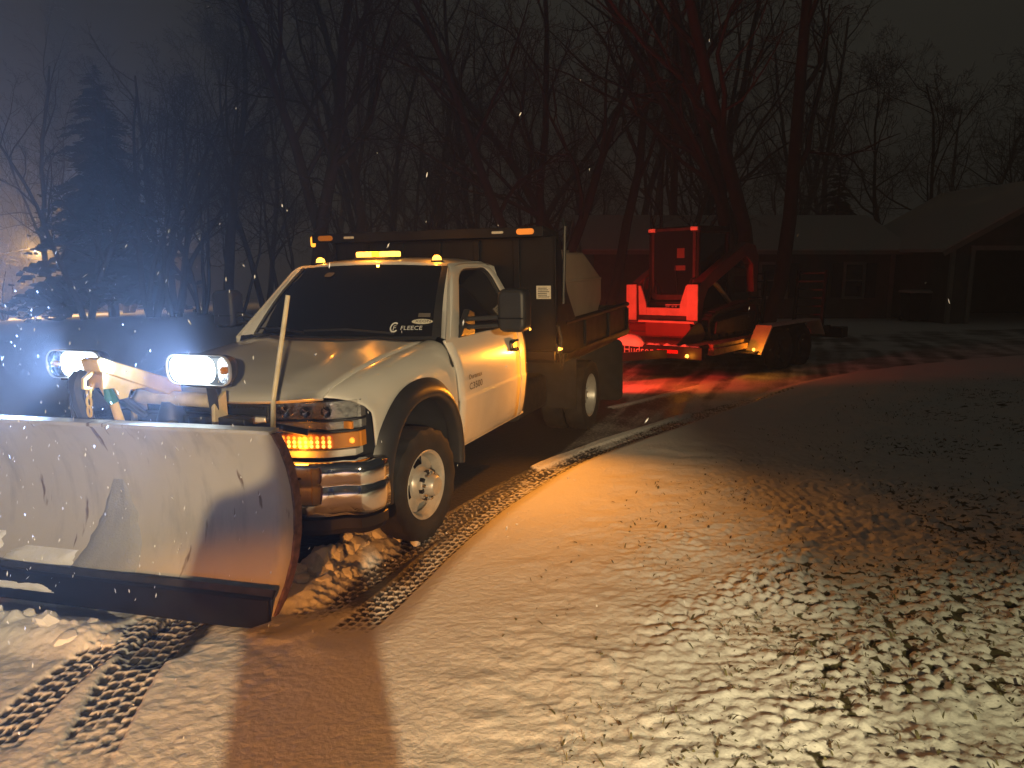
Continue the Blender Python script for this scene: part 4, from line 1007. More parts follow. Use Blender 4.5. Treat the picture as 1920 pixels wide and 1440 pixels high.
# ------------------------------------------------------------------ compact track loader on the trailer
ldr = empty('track_loader', (TRAIL.x, TRAIL.y, TZ), (R(-1.6), 0, TPSI))
tag(ldr, 'red compact track loader with enclosed cab chained onto the trailer deck', 'loader')
YC, DZ = 1.33, .605
def stadium(x0, x1, z0, z1, n=10):
    r = (z1-z0)/2; P = []
    for k in range(n+1): a = R(-90+180*k/n); P.append((x1-r+r*math.cos(a), z0+r+r*math.sin(a)))
    for k in range(n+1): a = R(90+180*k/n); P.append((x0+r+r*math.cos(a), z0+r+r*math.sin(a)))
    return P
for sg in (-1, 1):
    ya, yb = YC+sg*.46, YC+sg*.80
    P = [(1.22, DZ+.0), (2.45, DZ+.0), (2.72, DZ+.10), (2.84, DZ+.34), (2.70, DZ+.56), (2.48, DZ+.58), (1.25, DZ+.44), (1.06, DZ+.30), (1.06, DZ+.12)]
    Q = round_poly(P, [.1]*len(P), 3)
    tk = MB(); cxy = (sum(p[0] for p in Q)/len(Q), sum(p[1] for p in Q)/len(Q))
    inner = [(cxy[0]+(p[0]-cxy[0])*.94, cxy[1]+(p[1]-cxy[1])*.86) for p in Q]
    tk.grid([[(p[0], ya, p[1]) for p in inner], [(p[0], ya, p[1]) for p in Q], [(p[0], yb, p[1]) for p in Q], [(p[0], yb, p[1]) for p in inner]], close=True)
    t = tk.build('rubber_track', 'rubber', ldr, angle=30)
    per = spline([(p[0], p[1]) for p in Q] + [Q[0]], 1); per = np.array(per); L = np.cumsum(np.r_[0, np.hypot(*np.diff(per, axis=0).T)])
    for k in range(34):
        a = L[-1]*k/34; px = np.interp(a, L, per[:, 0]); pz = np.interp(a, L, per[:, 1]); qx = np.interp(a+.02, L, per[:, 0])-px; qz = np.interp(a+.02, L, per[:, 1])-pz; ln = math.hypot(qx, qz) or 1
        m = MB(); m.obox((px+qz/ln*.008, (ya+yb)/2, pz-qx/ln*.008), (qx/ln*.018, 0, qz/ln*.018), (0, .155, 0), (qz/ln*.014, 0, -qx/ln*.014)); m.build('track_lug', 'rubber', t, smooth=False)
    part('track_frame', 'darkmetal', ldr, lambda m: m.prism([(1.25, DZ+.10), (2.5, DZ+.10), (2.6, DZ+.40), (1.3, DZ+.30)], 1, ya+.03, yb-.03), bevel=.01)
    for x in (1.35, 1.6, 1.85, 2.1, 2.35): part('track_roller', 'darkmetal', ldr, lambda m: m.lathe([(.001, -.14), (.08, -.14), (.08, .14), (.001, .14)], 14, 1, (x, (ya+yb)/2, DZ+.09)))
    part('drive_sprocket', 'redpaint', ldr, lambda m: m.lathe([(.001, -.13), (.17, -.13), (.19, 0), (.17, .13), (.001, .13)], 18, 1, (2.62, (ya+yb)/2, DZ+.36)))
body = part('chassis', 'darkmetal', ldr, lambda m: m.prism([(1.20, DZ+.12), (2.70, DZ+.12), (2.85, DZ+.9), (2.2, DZ+1.05), (1.35, DZ+.55), (1.20, DZ+.45)], 1, YC-.45, YC+.45), bevel=.02)
part('engine_hood', 'darkmetal', ldr, lambda m: m.prism([(2.25, DZ+.55), (2.95, DZ+.50), (2.98, DZ+1.02), (2.85, DZ+1.15), (2.25, DZ+1.2)], 1, YC-.52, YC+.52), bevel=.04)
part('hood_grille', 'black', ldr, lambda m: m.box(2.4, 2.8, YC-.535, YC-.52, DZ+.72, DZ+1.0))
# cab: posts, roof, glass on four sides
X0, X1, Z0, Z1 = 1.34, 2.26, DZ+.52, DZ+1.83
cabr = part('cab_roof', 'black', ldr, lambda m: m.prism([(X0-.05, Z1-.11), (X0-.02, Z1), (X1, Z1+.01), (X1+.05, Z1-.09)], 1, YC-.50, YC+.50), bevel=.02)
for sg in (-1, 1):
    part('cab_post', 'black', ldr, lambda m: m.beam((X0-.03, YC+sg*.455, Z0), (X0, YC+sg*.45, Z1-.08), .055, .06, (1, 0, 0)), bevel=.008)
    part('cab_post', 'black', ldr, lambda m: m.beam((X1, YC+sg*.46, Z0+.2), (X1, YC+sg*.46, Z1-.06), .055, .06, (1, 0, 0)), bevel=.008)
    part('side_glass', 'glass', ldr, lambda m: m.prism([(X0+.02, Z0+.42), (X1-.02, Z0+.42), (X1-.02, Z1-.11), (X0+.02, Z1-.11)], 1, YC+sg*.445, YC+sg*.45))
    part('side_panel', 'black', ldr, lambda m: m.prism([(X0-.02, Z0-.05), (X1, Z0-.05), (X1, Z0+.42), (X0, Z0+.42)], 1, YC+sg*.43, YC+sg*.46), bevel=.01)
    wl_ = part('work_lamp', 'whiteprint', cabr, lambda m: m.box(X0-.085, X0-.055, YC+sg*.40-.065, YC+sg*.40+.065, Z1-.075, Z1-.015), bevel=.008)
    part('work_lamp_housing', 'blackplastic', cabr, lambda m: m.box(X0-.055, X0-.0, YC+sg*.40-.075, YC+sg*.40+.075, Z1-.085, Z1-.005), bevel=.008)
part('front_door', 'darkmetal', ldr, lambda m: m.prism([(YC+p[0], Z0+.70+p[1]) for p in rrect(.84, 1.18, .08)], 0, X0-.045, X0-.025), bevel=.006)
dg_ = part('front_glass', 'glass', ldr, lambda m: m.prism([(YC+p[0], Z0+.72+p[1]) for p in rrect(.73, 1.04, .06)], 0, X0-.052, X0-.046))
part('door_wiper', 'black', ldr, lambda m: m.tube([(X0-.06, YC-.1, Z0+.22), (X0-.065, YC-.05, Z0+.7)], .008, 6))
part('door_decal', 'siding', ldr, lambda m: m.box(X0-.058, X0-.053, YC-.22, YC-.08, Z0+.80, Z0+.96))
part('door_decal', 'siding', ldr, lambda m: m.box(X0-.058, X0-.053, YC-.24, YC-.04, Z0+.60, Z0+.68))
part('rear_glass', 'glass', ldr, lambda m: m.box(X1-.01, X1, YC-.40, YC+.40, Z0+.5, Z1-.12))
part('seat', 'blackplastic', ldr, lambda m: (m.box(1.75, 2.1, YC-.25, YC+.25, Z0+.2, Z0+.34), m.box(2.02, 2.14, YC-.24, YC+.24, Z0+.34, Z0+.95)), bevel=.04)
sill = part('cab_sill', 'black', ldr, lambda m: m.box(X0-.10, X0+.05, YC-.44, YC+.44, Z0-.10, Z0+.10), bevel=.015)
pl_ = part('name_plate', 'ink', sill, lambda m: m.box(X0-.106, X0-.10, YC-.34, YC+.10, Z0-.04, Z0+.05))
m = MB(); x = X0-.1075
m.box(x, x+.002, YC-.34, YC+.10, Z0+.036, Z0+.046); m.box(x, x+.002, YC-.34, YC+.10, Z0-.04, Z0-.03); m.build('plate_border', 'whiteprint', pl_, smooth=False) if False else None
part('plate_border', 'whiteprint', sill, lambda m: m.box(x, x+.002, YC-.34, YC+.10, Z0+.036, Z0+.046)); part('plate_border', 'whiteprint', sill, lambda m: m.box(x, x+.002, YC-.34, YC+.10, Z0-.04, Z0-.03))
for ya_, yb_ in ((.02, .10), (-.12, -.08), (-.06, -.02), (-.30, -.18)): part('plate_mark', 'whiteprint', sill, lambda m: m.box(x, x+.002, YC+ya_, YC+yb_, Z0-.015, Z0+.022))
# lift arms
for sg in (-1, 1):
    ya, yb = YC+sg*.50, YC+sg*.66
    A = [(.98, DZ+.10), (1.10, DZ+.10), (1.16, DZ+.62), (1.30, DZ+.82), (2.55, DZ+1.34), (2.80, DZ+1.20), (2.86, DZ+.72), (2.98, DZ+.72), (3.02, DZ+1.34), (2.88, DZ+1.53), (2.55, DZ+1.57), (1.34, DZ+1.06), (1.06, DZ+.92), (.95, DZ+.70)]
    ar = part('lift_arm', 'redpaint', ldr, lambda m: m.prism(A, 1, ya, yb), bevel=.012)
    part('arm_face_plate', 'greypaint', ar, lambda m: m.prism([(min(ya, yb)-.02, DZ+.12), (max(ya, yb)+.02, DZ+.12), (max(ya, yb)+.02, DZ+.90), (min(ya, yb)-.02, DZ+.90)], 0, .935, .955), bevel=.006)
    part('inner_arm_plate', 'greypaint', ar, lambda m: m.prism([(YC+sg*.46, DZ+.34), (YC+sg*.30, DZ+.34), (YC+sg*.33, DZ+.60), (YC+sg*.43, DZ+.88), (YC+sg*.48, DZ+.88)], 0, .99, 1.02), bevel=.006)
    part('lift_cylinder', 'hydraulic', ldr, lambda m: m.tube([(2.2, YC+sg*.56, DZ+.55), (1.75, YC+sg*.56, DZ+.85), (1.45, YC+sg*.56, DZ+1.0)], [.045, .045, .028], 12))
    part('arm_hose', 'hose', ldr, lambda m: m.tube(spline([(1.25, YC+sg*.45, DZ+1.0), (1.12, YC+sg*.44, DZ+.95), (1.06, YC+sg*.44, DZ+.7), (1.08, YC+sg*.45, DZ+.2)], 5), .016, 8))
    part('handle_light', 'whiteprint', ldr, lambda m: m.box(1.95, 2.0, YC+sg*.67, YC+sg*.675, DZ+1.18, DZ+1.195)) if False else None
part('cross_bar', 'greypaint', ldr, lambda m: m.box(1.0, 1.10, YC-.40, YC+.40, DZ+.38, DZ+.52), bevel=.012)
part('quick_attach', 'darkmetal', ldr, lambda m: m.prism([(.90, DZ+.06), (1.0, DZ+.06), (1.04, DZ+.36), (.98, DZ+.40)], 1, YC-.58, YC+.58), bevel=.01)
bk = part('bucket', 'redpaint', ldr, lambda m: m.prism([(.14, DZ+.01), (.92, DZ+.01), (.98, DZ+.14), (.86, DZ+.30), (.72, DZ+.32), (.70, DZ+.29), (.84, DZ+.26), (.92, DZ+.13), (.88, DZ+.05), (.14, DZ+.035)], 1, YC-.78, YC+.78), bevel=.006)
for sg in (-1, 1): part('bucket_side', 'darkmetal', bk, lambda m: m.prism([(.14, DZ+.01), (.92, DZ+.01), (.98, DZ+.14), (.86, DZ+.30), (.70, DZ+.30)], 1, YC+sg*.78, YC+sg*.80), bevel=.003)
part('bucket_lip', 'greypaint', bk, lambda m: m.box(.66, .74, YC-.78, YC+.25, DZ+.30, DZ+.335), bevel=.005)
part('bucket_plate', 'redpaint', bk, lambda m: m.box(.655, .665, YC-.72, YC+.10, DZ+.10, DZ+.30))
# snow heaps lying on the deck in front of the bucket
def heap(name, loc, sx, sy, sz, seed, m_='snow', parent=None):
    rg = np.random.RandomState(seed); m = MB(); rows = []
    for i in range(9):
        a = i/8*math.pi/2; row = []
        for j in range(20):
            t = 2*math.pi*j/20; k = 1 + .12*math.sin(3*t+seed) + .12*rg.rand()
            row.append((loc[0]+sx*k*math.cos(a)*math.cos(t), loc[1]+sy*k*math.cos(a)*math.sin(t), loc[2]+sz*math.sin(a)**.8*(1+.06*rg.rand())))
        rows.append(row)
    m.grid(rows, close=True); return m.build(name, m_, parent, angle=80)
hs = heap('snow_heap', (.0, .0, 0), .16, .27, .16, 2); hs.parent = None
hx_, hy_ = trail_world(.06, 1.33); hs.location = (hx_, hy_, TZ+.60-.04); hs.rotation_euler = (0, 0, TPSI); tag(hs, 'rounded heap of snow on the front rail of the trailer', 'snow')
part('deck_snow', 'snow', trailer, lambda m: m.grid([[(.02+.09*i/3, y, .62 + .012*(1+math.sin(y*23)+math.sin(y*41))*(1 if 0 < i < 3 else 0)+.001) for y in np.linspace(.10, 2.40, 60)] for i in range(4)]))

# ------------------------------------------------------------------ heaped clods of ploughed snow
def chunk(m, c, r, rg):
    t = (1+5**.5)/2; V = [(-1,t,0),(1,t,0),(-1,-t,0),(1,-t,0),(0,-1,t),(0,1,t),(0,-1,-t),(0,1,-t),(t,0,-1),(t,0,1),(-t,0,-1),(-t,0,1)]
    Fc = [(0,11,5),(0,5,1),(0,1,7),(0,7,10),(0,10,11),(1,5,9),(5,11,4),(11,10,2),(10,7,6),(7,1,8),(3,9,4),(3,4,2),(3,2,6),(3,6,8),(3,8,9),(4,9,5),(2,4,11),(6,2,10),(8,6,7),(9,8,1)]
    V = [Vector(v).normalized() for v in V]; mid = {}; F2 = []
    def mp(a, b):
        k = (min(a, b), max(a, b))
        if k not in mid: V.append(((V[a]+V[b])/2).normalized()); mid[k] = len(V)-1
        return mid[k]
    for a, b, c_ in Fc:
        ab, bc, ca = mp(a, b), mp(b, c_), mp(c_, a); F2 += [(a, ab, ca), (b, bc, ab), (c_, ca, bc), (ab, bc, ca)]
    sx, sy, sz = r*(.75+.6*rg.rand()), r*(.75+.6*rg.rand()), r*(.6+.45*rg.rand()); q = Matrix.Rotation(rg.rand()*6.3, 3, 'Z') @ Matrix.Rotation(rg.rand()*1.2, 3, 'X')
    ph = rg.rand(4)*6.3
    out = []
    for v in V:
        k = 1 + .16*math.sin(3.1*v.x+ph[0]) + .14*math.sin(4.3*v.y+ph[1]) + .13*math.sin(5.2*v.z+ph[2]) + .10*(rg.rand()-.5)
        out.append(Vector(c) + q @ Vector((v.x*sx*k, v.y*sy*k, v.z*sz*k)))
    m.add(out, F2)
def clods(name, path, n, spread, hgt, rmax, seed, label):
    rg = np.random.RandomState(seed); m = MB(); path = spline(path, 6)
    for k in range(n):
        p = path[rg.randint(len(path))]; d = abs(rg.randn())*.45; a = rg.rand()*6.3
        x, y = p[0]+spread*d*math.cos(a), p[1]+spread*d*math.sin(a)
        r = rmax*(.07+.93*rg.rand()**4); z = gh(x, y) + hgt*max(0, 1-d*1.15)*rg.rand() + r*.25
        chunk(m, (x, y, z), r, rg)
    o = m.build(name, 'snow', None, angle=32, recalc=False); tag(o, label, 'snow', kind='stuff'); return o
clods('snow_windrow', [G(*p) for p in ((560, 1110), (620, 1075), (670, 1040), (705, 1022))], 950, .20, .16, .055, 4, 'loose clods of ploughed snow heaped between plow blade and front tyre')
clods('snow_windrow', [to_world(1.95, .1), to_world(1.98, -.35), to_world(2.02, -.8), to_world(2.1, -1.3)], 950, .24, .14, .06, 9, 'broken clods of snow rolled up along the foot of the plow blade')
clods('snow_crumbs', [G(*p) for p in ((300, 1190), (450, 1190), (600, 1260), (520, 1150))], 60, .6, .0, .014, 12, 'small crumbs of snow scattered on the road before the blade')
clods('snow_crumbs', [G(*p) for p in ((900, 1010), (1000, 940), (1150, 870))], 40, .7, .0, .014, 13, 'small crumbs of snow along the lawn edge beside the tyre tracks')

# ------------------------------------------------------------------ grass and leaves pricking through the snow
def blades(name, n, seed, box, label, col, smin):
    rg = np.random.RandomState(seed)
    x = box[0] + (box[1]-box[0])*rg.rand(n*3); y = box[2] + (box[3]-box[2])*rg.rand(n*3)**1.3
    s_, _ = polyline(EDGE, x, y)
    pr = smooth(smin, smin+2.2, s_)*(.25+1.2*smooth(.42, .66, fbm(x*1.3, y*1.3, 71)))
    ok = rg.rand(n*3) < pr; x, y = x[ok][:n], y[ok][:n]
    z, _, _ = ground_h(x, y, True); n = len(x)
    L = .015+.042*rg.rand(n)**1.7; W = .004+.011*rg.rand(n)**2; a = rg.rand(n)*6.283; tilt = .5+.8*rg.rand(n)
    d = np.stack([np.cos(a)*np.sin(tilt), np.sin(a)*np.sin(tilt), np.cos(tilt)], 1); sd = np.stack([-np.sin(a), np.cos(a), 0*a], 1)
    p = np.stack([x, y, z-.006], 1); mid_ = p + d*L[:, None]*.6; tip = p + d*L[:, None]*1.0; tip[:, 2] -= L*.25
    V = np.stack([p-sd*W[:, None]/2, p+sd*W[:, None]/2, mid_-sd*W[:, None]/2, mid_+sd*W[:, None]/2, tip], 1).reshape(-1, 3)
    k = np.arange(n)*5
    me = bpy.data.meshes.new(name); Fq = [(i, i+1, i+3, i+2) for i in k] + [(i+2, i+3, i+4) for i in k]
    me.from_pydata(V.tolist(), [], Fq); me.materials.append(mat(name+'_blades', col, .7, var=.5, vscale=30)); o = bpy.data.objects.new(name, me); COL.objects.link(o); tag(o, label, 'grass', kind='stuff')
blades('grass', 14000, 3, (-.5, 7.5, 2.3, 11), 'dull winter grass blades pricking through the snowy lawn', (.11, .10, .045), .5)
blades('leaf_litter', 5000, 6, (-.2, 6, 2.3, 8), 'dead brown leaves and stalks caught in the snowy lawn', (.10, .06, .03), .9)

# ------------------------------------------------------------------ trees
def grow(seed, H, stems, spread, lean=0., density=1.0, twig=1.0, levels=4):
    rg = np.random.RandomState(seed); trunk, crown = MB(), MB()
    def branch(p, d, L, r, lev):
        n = [8, 6, 5, 4, 3][lev]; sides = [9, 6, 4, 3, 3][lev]
        pts = [p]; rs = [r]; dirs = []
        wob = [.09, .16, .22, .28, .30][lev]; trop = [.05, .07, .06, .05, .02][lev]
        for k in range(n):
            d = (d + wob*Vector(rg.randn(3)) + Vector((0, 0, trop))).normalized(); dirs.append(d)
            p = p + d*L/n; pts.append(p); rs.append(max(.006*twig, r*(1-.78*(k+1)/n) if lev else r*(1-.72*(k+1)/n)))
        (trunk if lev == 0 else crown).tube(pts, rs, sides, cap=False)
        if lev >= levels: return
        nc = int(round([9, 7, 6, 5][lev]*density))
        for c in range(nc):
            t = (.28 if lev == 0 else .15) + (.98-(.28 if lev == 0 else .15))*(c+rg.rand())/nc; i = min(n-1, int(t*n))
            q = pts[i].lerp(pts[i+1], t*n-i); dd = dirs[i]
            side = dd.cross(Vector(rg.randn(3))).normalized(); ang = R([38, 42, 45, 48][lev] + 14*rg.randn())
            nd = (dd*math.cos(ang) + side*math.sin(ang)).normalized()
            nl = L*[.52, .55, .55, .55][lev]*(1-.45*t)*(.75+.5*rg.rand())*spread
            branch(q, nd, nl, max(.005*twig, rs[i]*.52), lev+1)
    for k in range(stems):
        a = 2*math.pi*k/stems + rg.rand(); tl = (.10 if stems == 1 else .30) + .08*rg.rand()
        d = Vector((math.cos(a)*tl + lean, math.sin(a)*tl, 1)).normalized()
        branch(Vector((.12*math.cos(a)*(stems > 1), .12*math.sin(a)*(stems > 1), -.3)), d, H*(.85+.3*rg.rand()), H*.016*(.8+.3*rg.rand()), 0)
    return trunk, crown
protos = []
for sd, H, st, sp, dn in ((11, 13, 1, 1.0, 1.0), (23, 12, 3, .95, .80), (37, 14, 2, 1.0, .9), (41, 10, 2, 1.05, .95), (59, 11, 4, .9, .68)):
    t, c = grow(sd, H, st, sp, density=dn); root = empty('bare_tree')
    t.build('trunk', 'bark', root, angle=60, recalc=False); tag(c.build('crown', 'bark', root, angle=60, recalc=False), kind='stuff'); protos.append(root)
used = [False]*len(protos)
def tree(k, u, depth, sc, rz, label, group=None):
    x = (u-960)/F_PX*depth/(_c) if False else (u-960)/F_PX*math.hypot(depth, 0)*1.0
    y = depth; o = protos[k] if not used[k] else copy_tree(protos[k]); used[k] = True
    o.location = (x, y, gh(x, y)-.05); o.rotation_euler = (0, 0, R(rz)); o.scale = (sc, sc, sc); tag(o, label, 'tree', group); return o
tree(4, 1418, 21, 1.25, 20, 'large many stemmed bare tree rising behind the red track loader')
tree(1, 1010, 24, 1.05, 80, 'spreading bare tree standing behind the dump body headboard')
tree(2, 655, 30, 1.15, 200, 'twin trunked tall bare tree above the truck cab roof')
tree(0, 580, 27, 1.25, 45, 'straight tall bare tree with single trunk behind the plow headlamps')
tree(0, 428, 36, 1.25, 170, 'tall bare tree behind the big dark spruce')
tree(3, 1690, 34, .95, 10, 'forked bare tree over the snowy roof of the ranch house')
tree(3, 1900, 40, 1.2, 100, 'bare tree showing over the garage roof')
tree(1, 1290, 33, 1.2, 300, 'bare tree with spread stems behind the loader cab')
tree(2, 1130, 27, 1.0, 120, 'bare tree between dump body and loader cab')
FAR = 'leafless tree in the dark wood behind the vehicles'
for k, u, d, sc, rz in ((0, 800, 45, 1.2, 30), (2, 920, 40, 1.1, 310), (1, 720, 42, 1.2, 190), (3, 500, 46, 1.4, 75), (4, 330, 48, 1.3, 260), (2, 1210, 44, 1.2, 15), (0, 1370, 42, 1.25, 220), (1, 1530, 46, 1.2, 140), (3, 1060, 50, 1.4, 330), (4, 870, 55, 1.4, 60), (1, 240, 60, 1.3, 10), (0, 620, 56, 1.5, 145), (2, 1460, 52, 1.3, 95), (3, 90, 75, 1.4, 250), (4, 1780, 55, 1.2, 180), (4, 690, 37, .55, 40), (1, 165, 43, 1.0, 70), (4, 285, 41, 1.05, 215), (2, 120, 52, 1.1, 20), (3, 330, 39, 1.0, 150), (3, 450, 40, .7, 200), (4, 860, 36, .5, 280), (3, 1100, 38, .6, 130), (4, 1340, 38, .6, 10), (3, 1480, 40, .7, 310), (4, 380, 42, .7, 90), (3, 780, 50, .9, 230), (4, 1000, 44, .8, 180), (4, 760, 34, .7, 100), (3, 950, 33, .75, 20), (4, 1250, 29, .6, 200), (3, 540, 38, .8, 330)):
    tree(k, u, d, sc, rz, FAR, 'leafless trees of the dark wood')
def spruce(u, depth, H, W, seed, label):
    rg = np.random.RandomState(seed); x, y = (u-960)/F_PX*depth, depth
    root = empty('spruce_tree', (x, y, gh(x, y)-.05))
    part('trunk', 'bark', root, lambda m: m.tube([(0, 0, 0), (0, 0, H*.5), (0, 0, H*.98)], [H*.022, H*.014, .01], 8))
    m = MB()
    for k in range(int(100*H/6)):
        z = H*(.06+.93*(k/(100*H/6))**.9); L = W*(1-z/H)**.8*(.5+.75*rg.rand()) + .08; a = rg.rand()*6.283
        d = Vector((math.cos(a), math.sin(a), 0)); sd = Vector((-d.y, d.x, 0))
        for j in range(10):
            t = (j+.5)/10; base = Vector((0, 0, z)) + d*L*t + Vector((0, 0, -.28*L*t*t + .05*t))
            for s_ in (-1, 1):
                l = L*.42*(1-t*.75)*(.7+.6*rg.rand()); dirv = (d*.55 + sd*s_ + Vector((0, 0, -.25+.3*rg.rand()))).normalized(); up = Vector((0, 0, .05+.06*rg.rand()))*l*2
                tip = base + dirv*l; mid_ = base + dirv*l*.5
                m.add([base + up*.3, mid_ + up + d*l*.18, tip, mid_ - up*.8 - d*l*.18], [(0, 1, 2, 3)])
    tag(m.build('crown', 'needle', root, smooth=False, recalc=False), kind='stuff'); tag(root, label, 'tree')
spruce(215, 47, 15.2, 5.6, 3, 'big dark spruce rising behind the plow headlamps')
spruce(1556, 37, 7.6, 2.2, 5, 'dark spruce standing behind the snowy ranch house roof')
spruce(1720, 42, 6.2, 1.9, 8, 'small dark spruce beside the forked bare tree')

# ------------------------------------------------------------------ houses on the right
def siding(parent, x0, x1, z0, z1, y, holes=()):
    n = int((z1-z0)/.20)
    for k in range(n):
        za, zb = z0+k*(z1-z0)/n, z0+(k+1)*(z1-z0)/n; segs = [(x0, x1)]
        for hx0, hx1, hz0, hz1 in holes:
            if za < hz1-.01 and zb > hz0+.01:
                segs = [q for a, b in segs for q in ((a, min(b, hx0)), (max(a, hx1), b)) if q[1]-q[0] > .02]
        for a, b in segs:
            m = MB(); m.add([(a, y, zb+.01), (b, y, zb+.01), (b, y-.03, za), (a, y-.03, za), (a, y+.02, za), (b, y+.02, za)], [(0, 1, 2, 3), (3, 2, 5, 4)]); m.build('siding_board', 'siding', parent, smooth=False)
HX, HY = 5.0, 28.0; hz = -.48
house = empty('ranch_house', (0, 0, 0)); tag(house, 'dark ranch house with snowy low roof and shuttered window', 'house')
part('wall', 'siding', house, lambda m: m.box(HX-2, 13.9, HY+.03, HY+7, hz-.3, 2.05))
siding(house, HX-2, 13.9, hz, 2.05, HY+.0, [(12.15, 12.95, .30, 1.60), (9.0, 10.2, .30, 1.6)])
def window(xc, w_, z0, z1, y):
    fr_ = part('window', 'trim', house, lambda m: (m.box(xc-w_/2-.10, xc-w_/2, y-.06, y, z0-.1, z1+.1), m.box(xc+w_/2, xc+w_/2+.10, y-.06, y, z0-.1, z1+.1), m.box(xc-w_/2, xc+w_/2, y-.06, y, z1, z1+.1), m.box(xc-w_/2, xc+w_/2, y-.06, y, z0-.1, z0), m.box(xc-w_/2, xc+w_/2, y-.05, y, (z0+z1)/2-.025, (z0+z1)/2+.025)))
    for a, b in ((z0, (z0+z1)/2-.025), ((z0+z1)/2+.025, z1)): part('pane', 'glass', fr_, lambda m: m.box(xc-w_/2, xc+w_/2, y-.02, y-.01, a, b))
    for sx in (-1, 1):
        sh_ = part('shutter', 'shutter', house, lambda m: m.box(xc+sx*(w_/2+.12), xc+sx*(w_/2+.50), y-.07, y-.02, z0-.05, z1+.05), bevel=.01)
window(12.55, .62, .40, 1.55, HY-.01); window(9.6, .9, .40, 1.55, HY-.01)
part('corner_board', 'trim', house, lambda m: m.box(13.86, 14.02, HY-.05, HY+.12, hz, 2.05))
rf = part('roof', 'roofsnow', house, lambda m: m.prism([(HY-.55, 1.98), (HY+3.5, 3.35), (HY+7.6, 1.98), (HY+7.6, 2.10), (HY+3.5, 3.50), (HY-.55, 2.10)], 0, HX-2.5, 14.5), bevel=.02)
part('fascia', 'trim', rf, lambda m: m.box(HX-2.5, 14.5, HY-.58, HY-.55, 1.92, 2.06))
part('gable_wall', 'siding', house, lambda m: m.prism([(HY+.05, 2.0), (HY+3.5, 3.3), (HY+7, 2.0)], 0, 13.8, 13.9))
GX, GY = 14.35, 25.0; gz_ = -.36
gar = empty('garage', (0, 0, 0)); tag(gar, 'dark gabled garage with its wide doorway standing open', 'garage')
part('wall', 'siding', gar, lambda m: m.prism([(GX, gz_-.3), (GX, 2.3), (GX+3.6, 4.35), (GX+7.2, 2.3), (GX+7.2, gz_-.3), (GX+6.5, gz_-.3), (GX+6.5, 2.1), (GX+.7, 2.1), (GX+.7, gz_-.3)], 1, GY+.05, GY+.2))
part('side_wall', 'siding', gar, lambda m: m.box(GX, GX+.15, GY+.2, GY+7, gz_-.3, 2.3)); part('side_wall', 'siding', gar, lambda m: m.box(GX+7.05, GX+7.2, GY+.2, GY+7, gz_-.3, 2.3)); part('rear_wall', 'siding', gar, lambda m: m.box(GX, GX+7.2, GY+6.9, GY+7.05, gz_-.3, 2.3))
siding(gar, GX, GX+7.2, gz_, 2.3, GY+.02, [(GX+.75, GX+6.45, gz_, 2.05)])
for x_ in (GX-.02, GX+.62, GX+6.45): part('door_post', 'trim', gar, lambda m: m.box(x_, x_+.13, GY-.06, GY+.04, gz_, 2.2))
part('door_head', 'trim', gar, lambda m: m.box(GX+.75, GX+6.45, GY-.05, GY+.04, 2.05, 2.2))
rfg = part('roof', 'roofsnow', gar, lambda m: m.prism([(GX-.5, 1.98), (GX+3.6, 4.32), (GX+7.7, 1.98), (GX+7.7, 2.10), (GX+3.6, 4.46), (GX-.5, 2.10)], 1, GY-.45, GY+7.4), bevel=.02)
for a, b in (((GX-.52, 1.94), (GX+3.6, 4.29)), ((GX+7.72, 1.94), (GX+3.6, 4.29))): part('rake_board', 'trim', rfg, lambda m: m.beam((a[0], GY-.47, a[1]), (b[0], GY-.47, b[1]), .03, .16))
bin_ = empty('wheeled_bin', (14.0, 26.3, gh(14.0, 26.3))); tag(bin_, 'dark wheeled rubbish bin between ranch house and garage', 'bin')
part('body', 'black', bin_, lambda m: m.add([(-.3, -.3, .05), (.3, -.3, .05), (.3, .3, .05), (-.3, .3, .05), (-.38, -.38, 1.0), (.38, -.38, 1.0), (.38, .38, 1.0), (-.38, .38, 1.0)], [(3, 2, 1, 0), (4, 5, 6, 7), (0, 1, 5, 4), (1, 2, 6, 5), (2, 3, 7, 6), (3, 0, 4, 7)]), bevel=.03)
part('lid', 'roofsnow', bin_, lambda m: m.prism([(-.42, 1.0), (.42, 1.0), (.40, 1.07), (-.2, 1.11), (-.42, 1.06)], 0, -.42, .42), bevel=.02)
for sx in (-1, 1): part('wheel', 'rubber', bin_, lambda m: m.lathe([(.001, -.03), (.10, -.03), (.10, .03), (.001, .03)], 14, 0, (sx*.32, .28, .10)))

# ------------------------------------------------------------------ far left: street lamp, wires, shrub, mailbox, house
P0 = AT(38, 590, 60); pz = gh(P0.x, 60)
sl = empty('street_lamp', (P0.x, 60, pz)); tag(sl, 'sodium street lamp glowing on a wooden utility pole', 'street lamp')
LP = AT(71, 466, 60)
dz_ = LP.z - pz
part('pole', 'bark', sl, lambda m: m.tube([(-1.6, .3, -.3), (-1.6, .3, dz_+.3)], [.15, .11], 10))
part('arm', 'darkmetal', sl, lambda m: m.tube([(-1.6, .3, dz_-.75), (-.7, .2, dz_-.25), (LP.x-P0.x-.15, 0, dz_+.05)], .04, 8))
hd = part('lamp_head', 'darkmetal', sl, lambda m: m.lathe([(.05, .16), (.16, .12), (.20, .0)], 16, 2, (LP.x-P0.x, 0, dz_)))
part('lamp_bowl', 'e_sodium', hd, lambda m: m.lathe([(.18, 0), (.15, -.08), (.08, -.14), (.001, -.16)], 16, 2, (LP.x-P0.x, 0, dz_)))
lamp('street_lamp_light', 'POINT', (LP.x-P0.x, -.1, dz_-.35), 5500, SODIUM, None, .15, parent=sl)
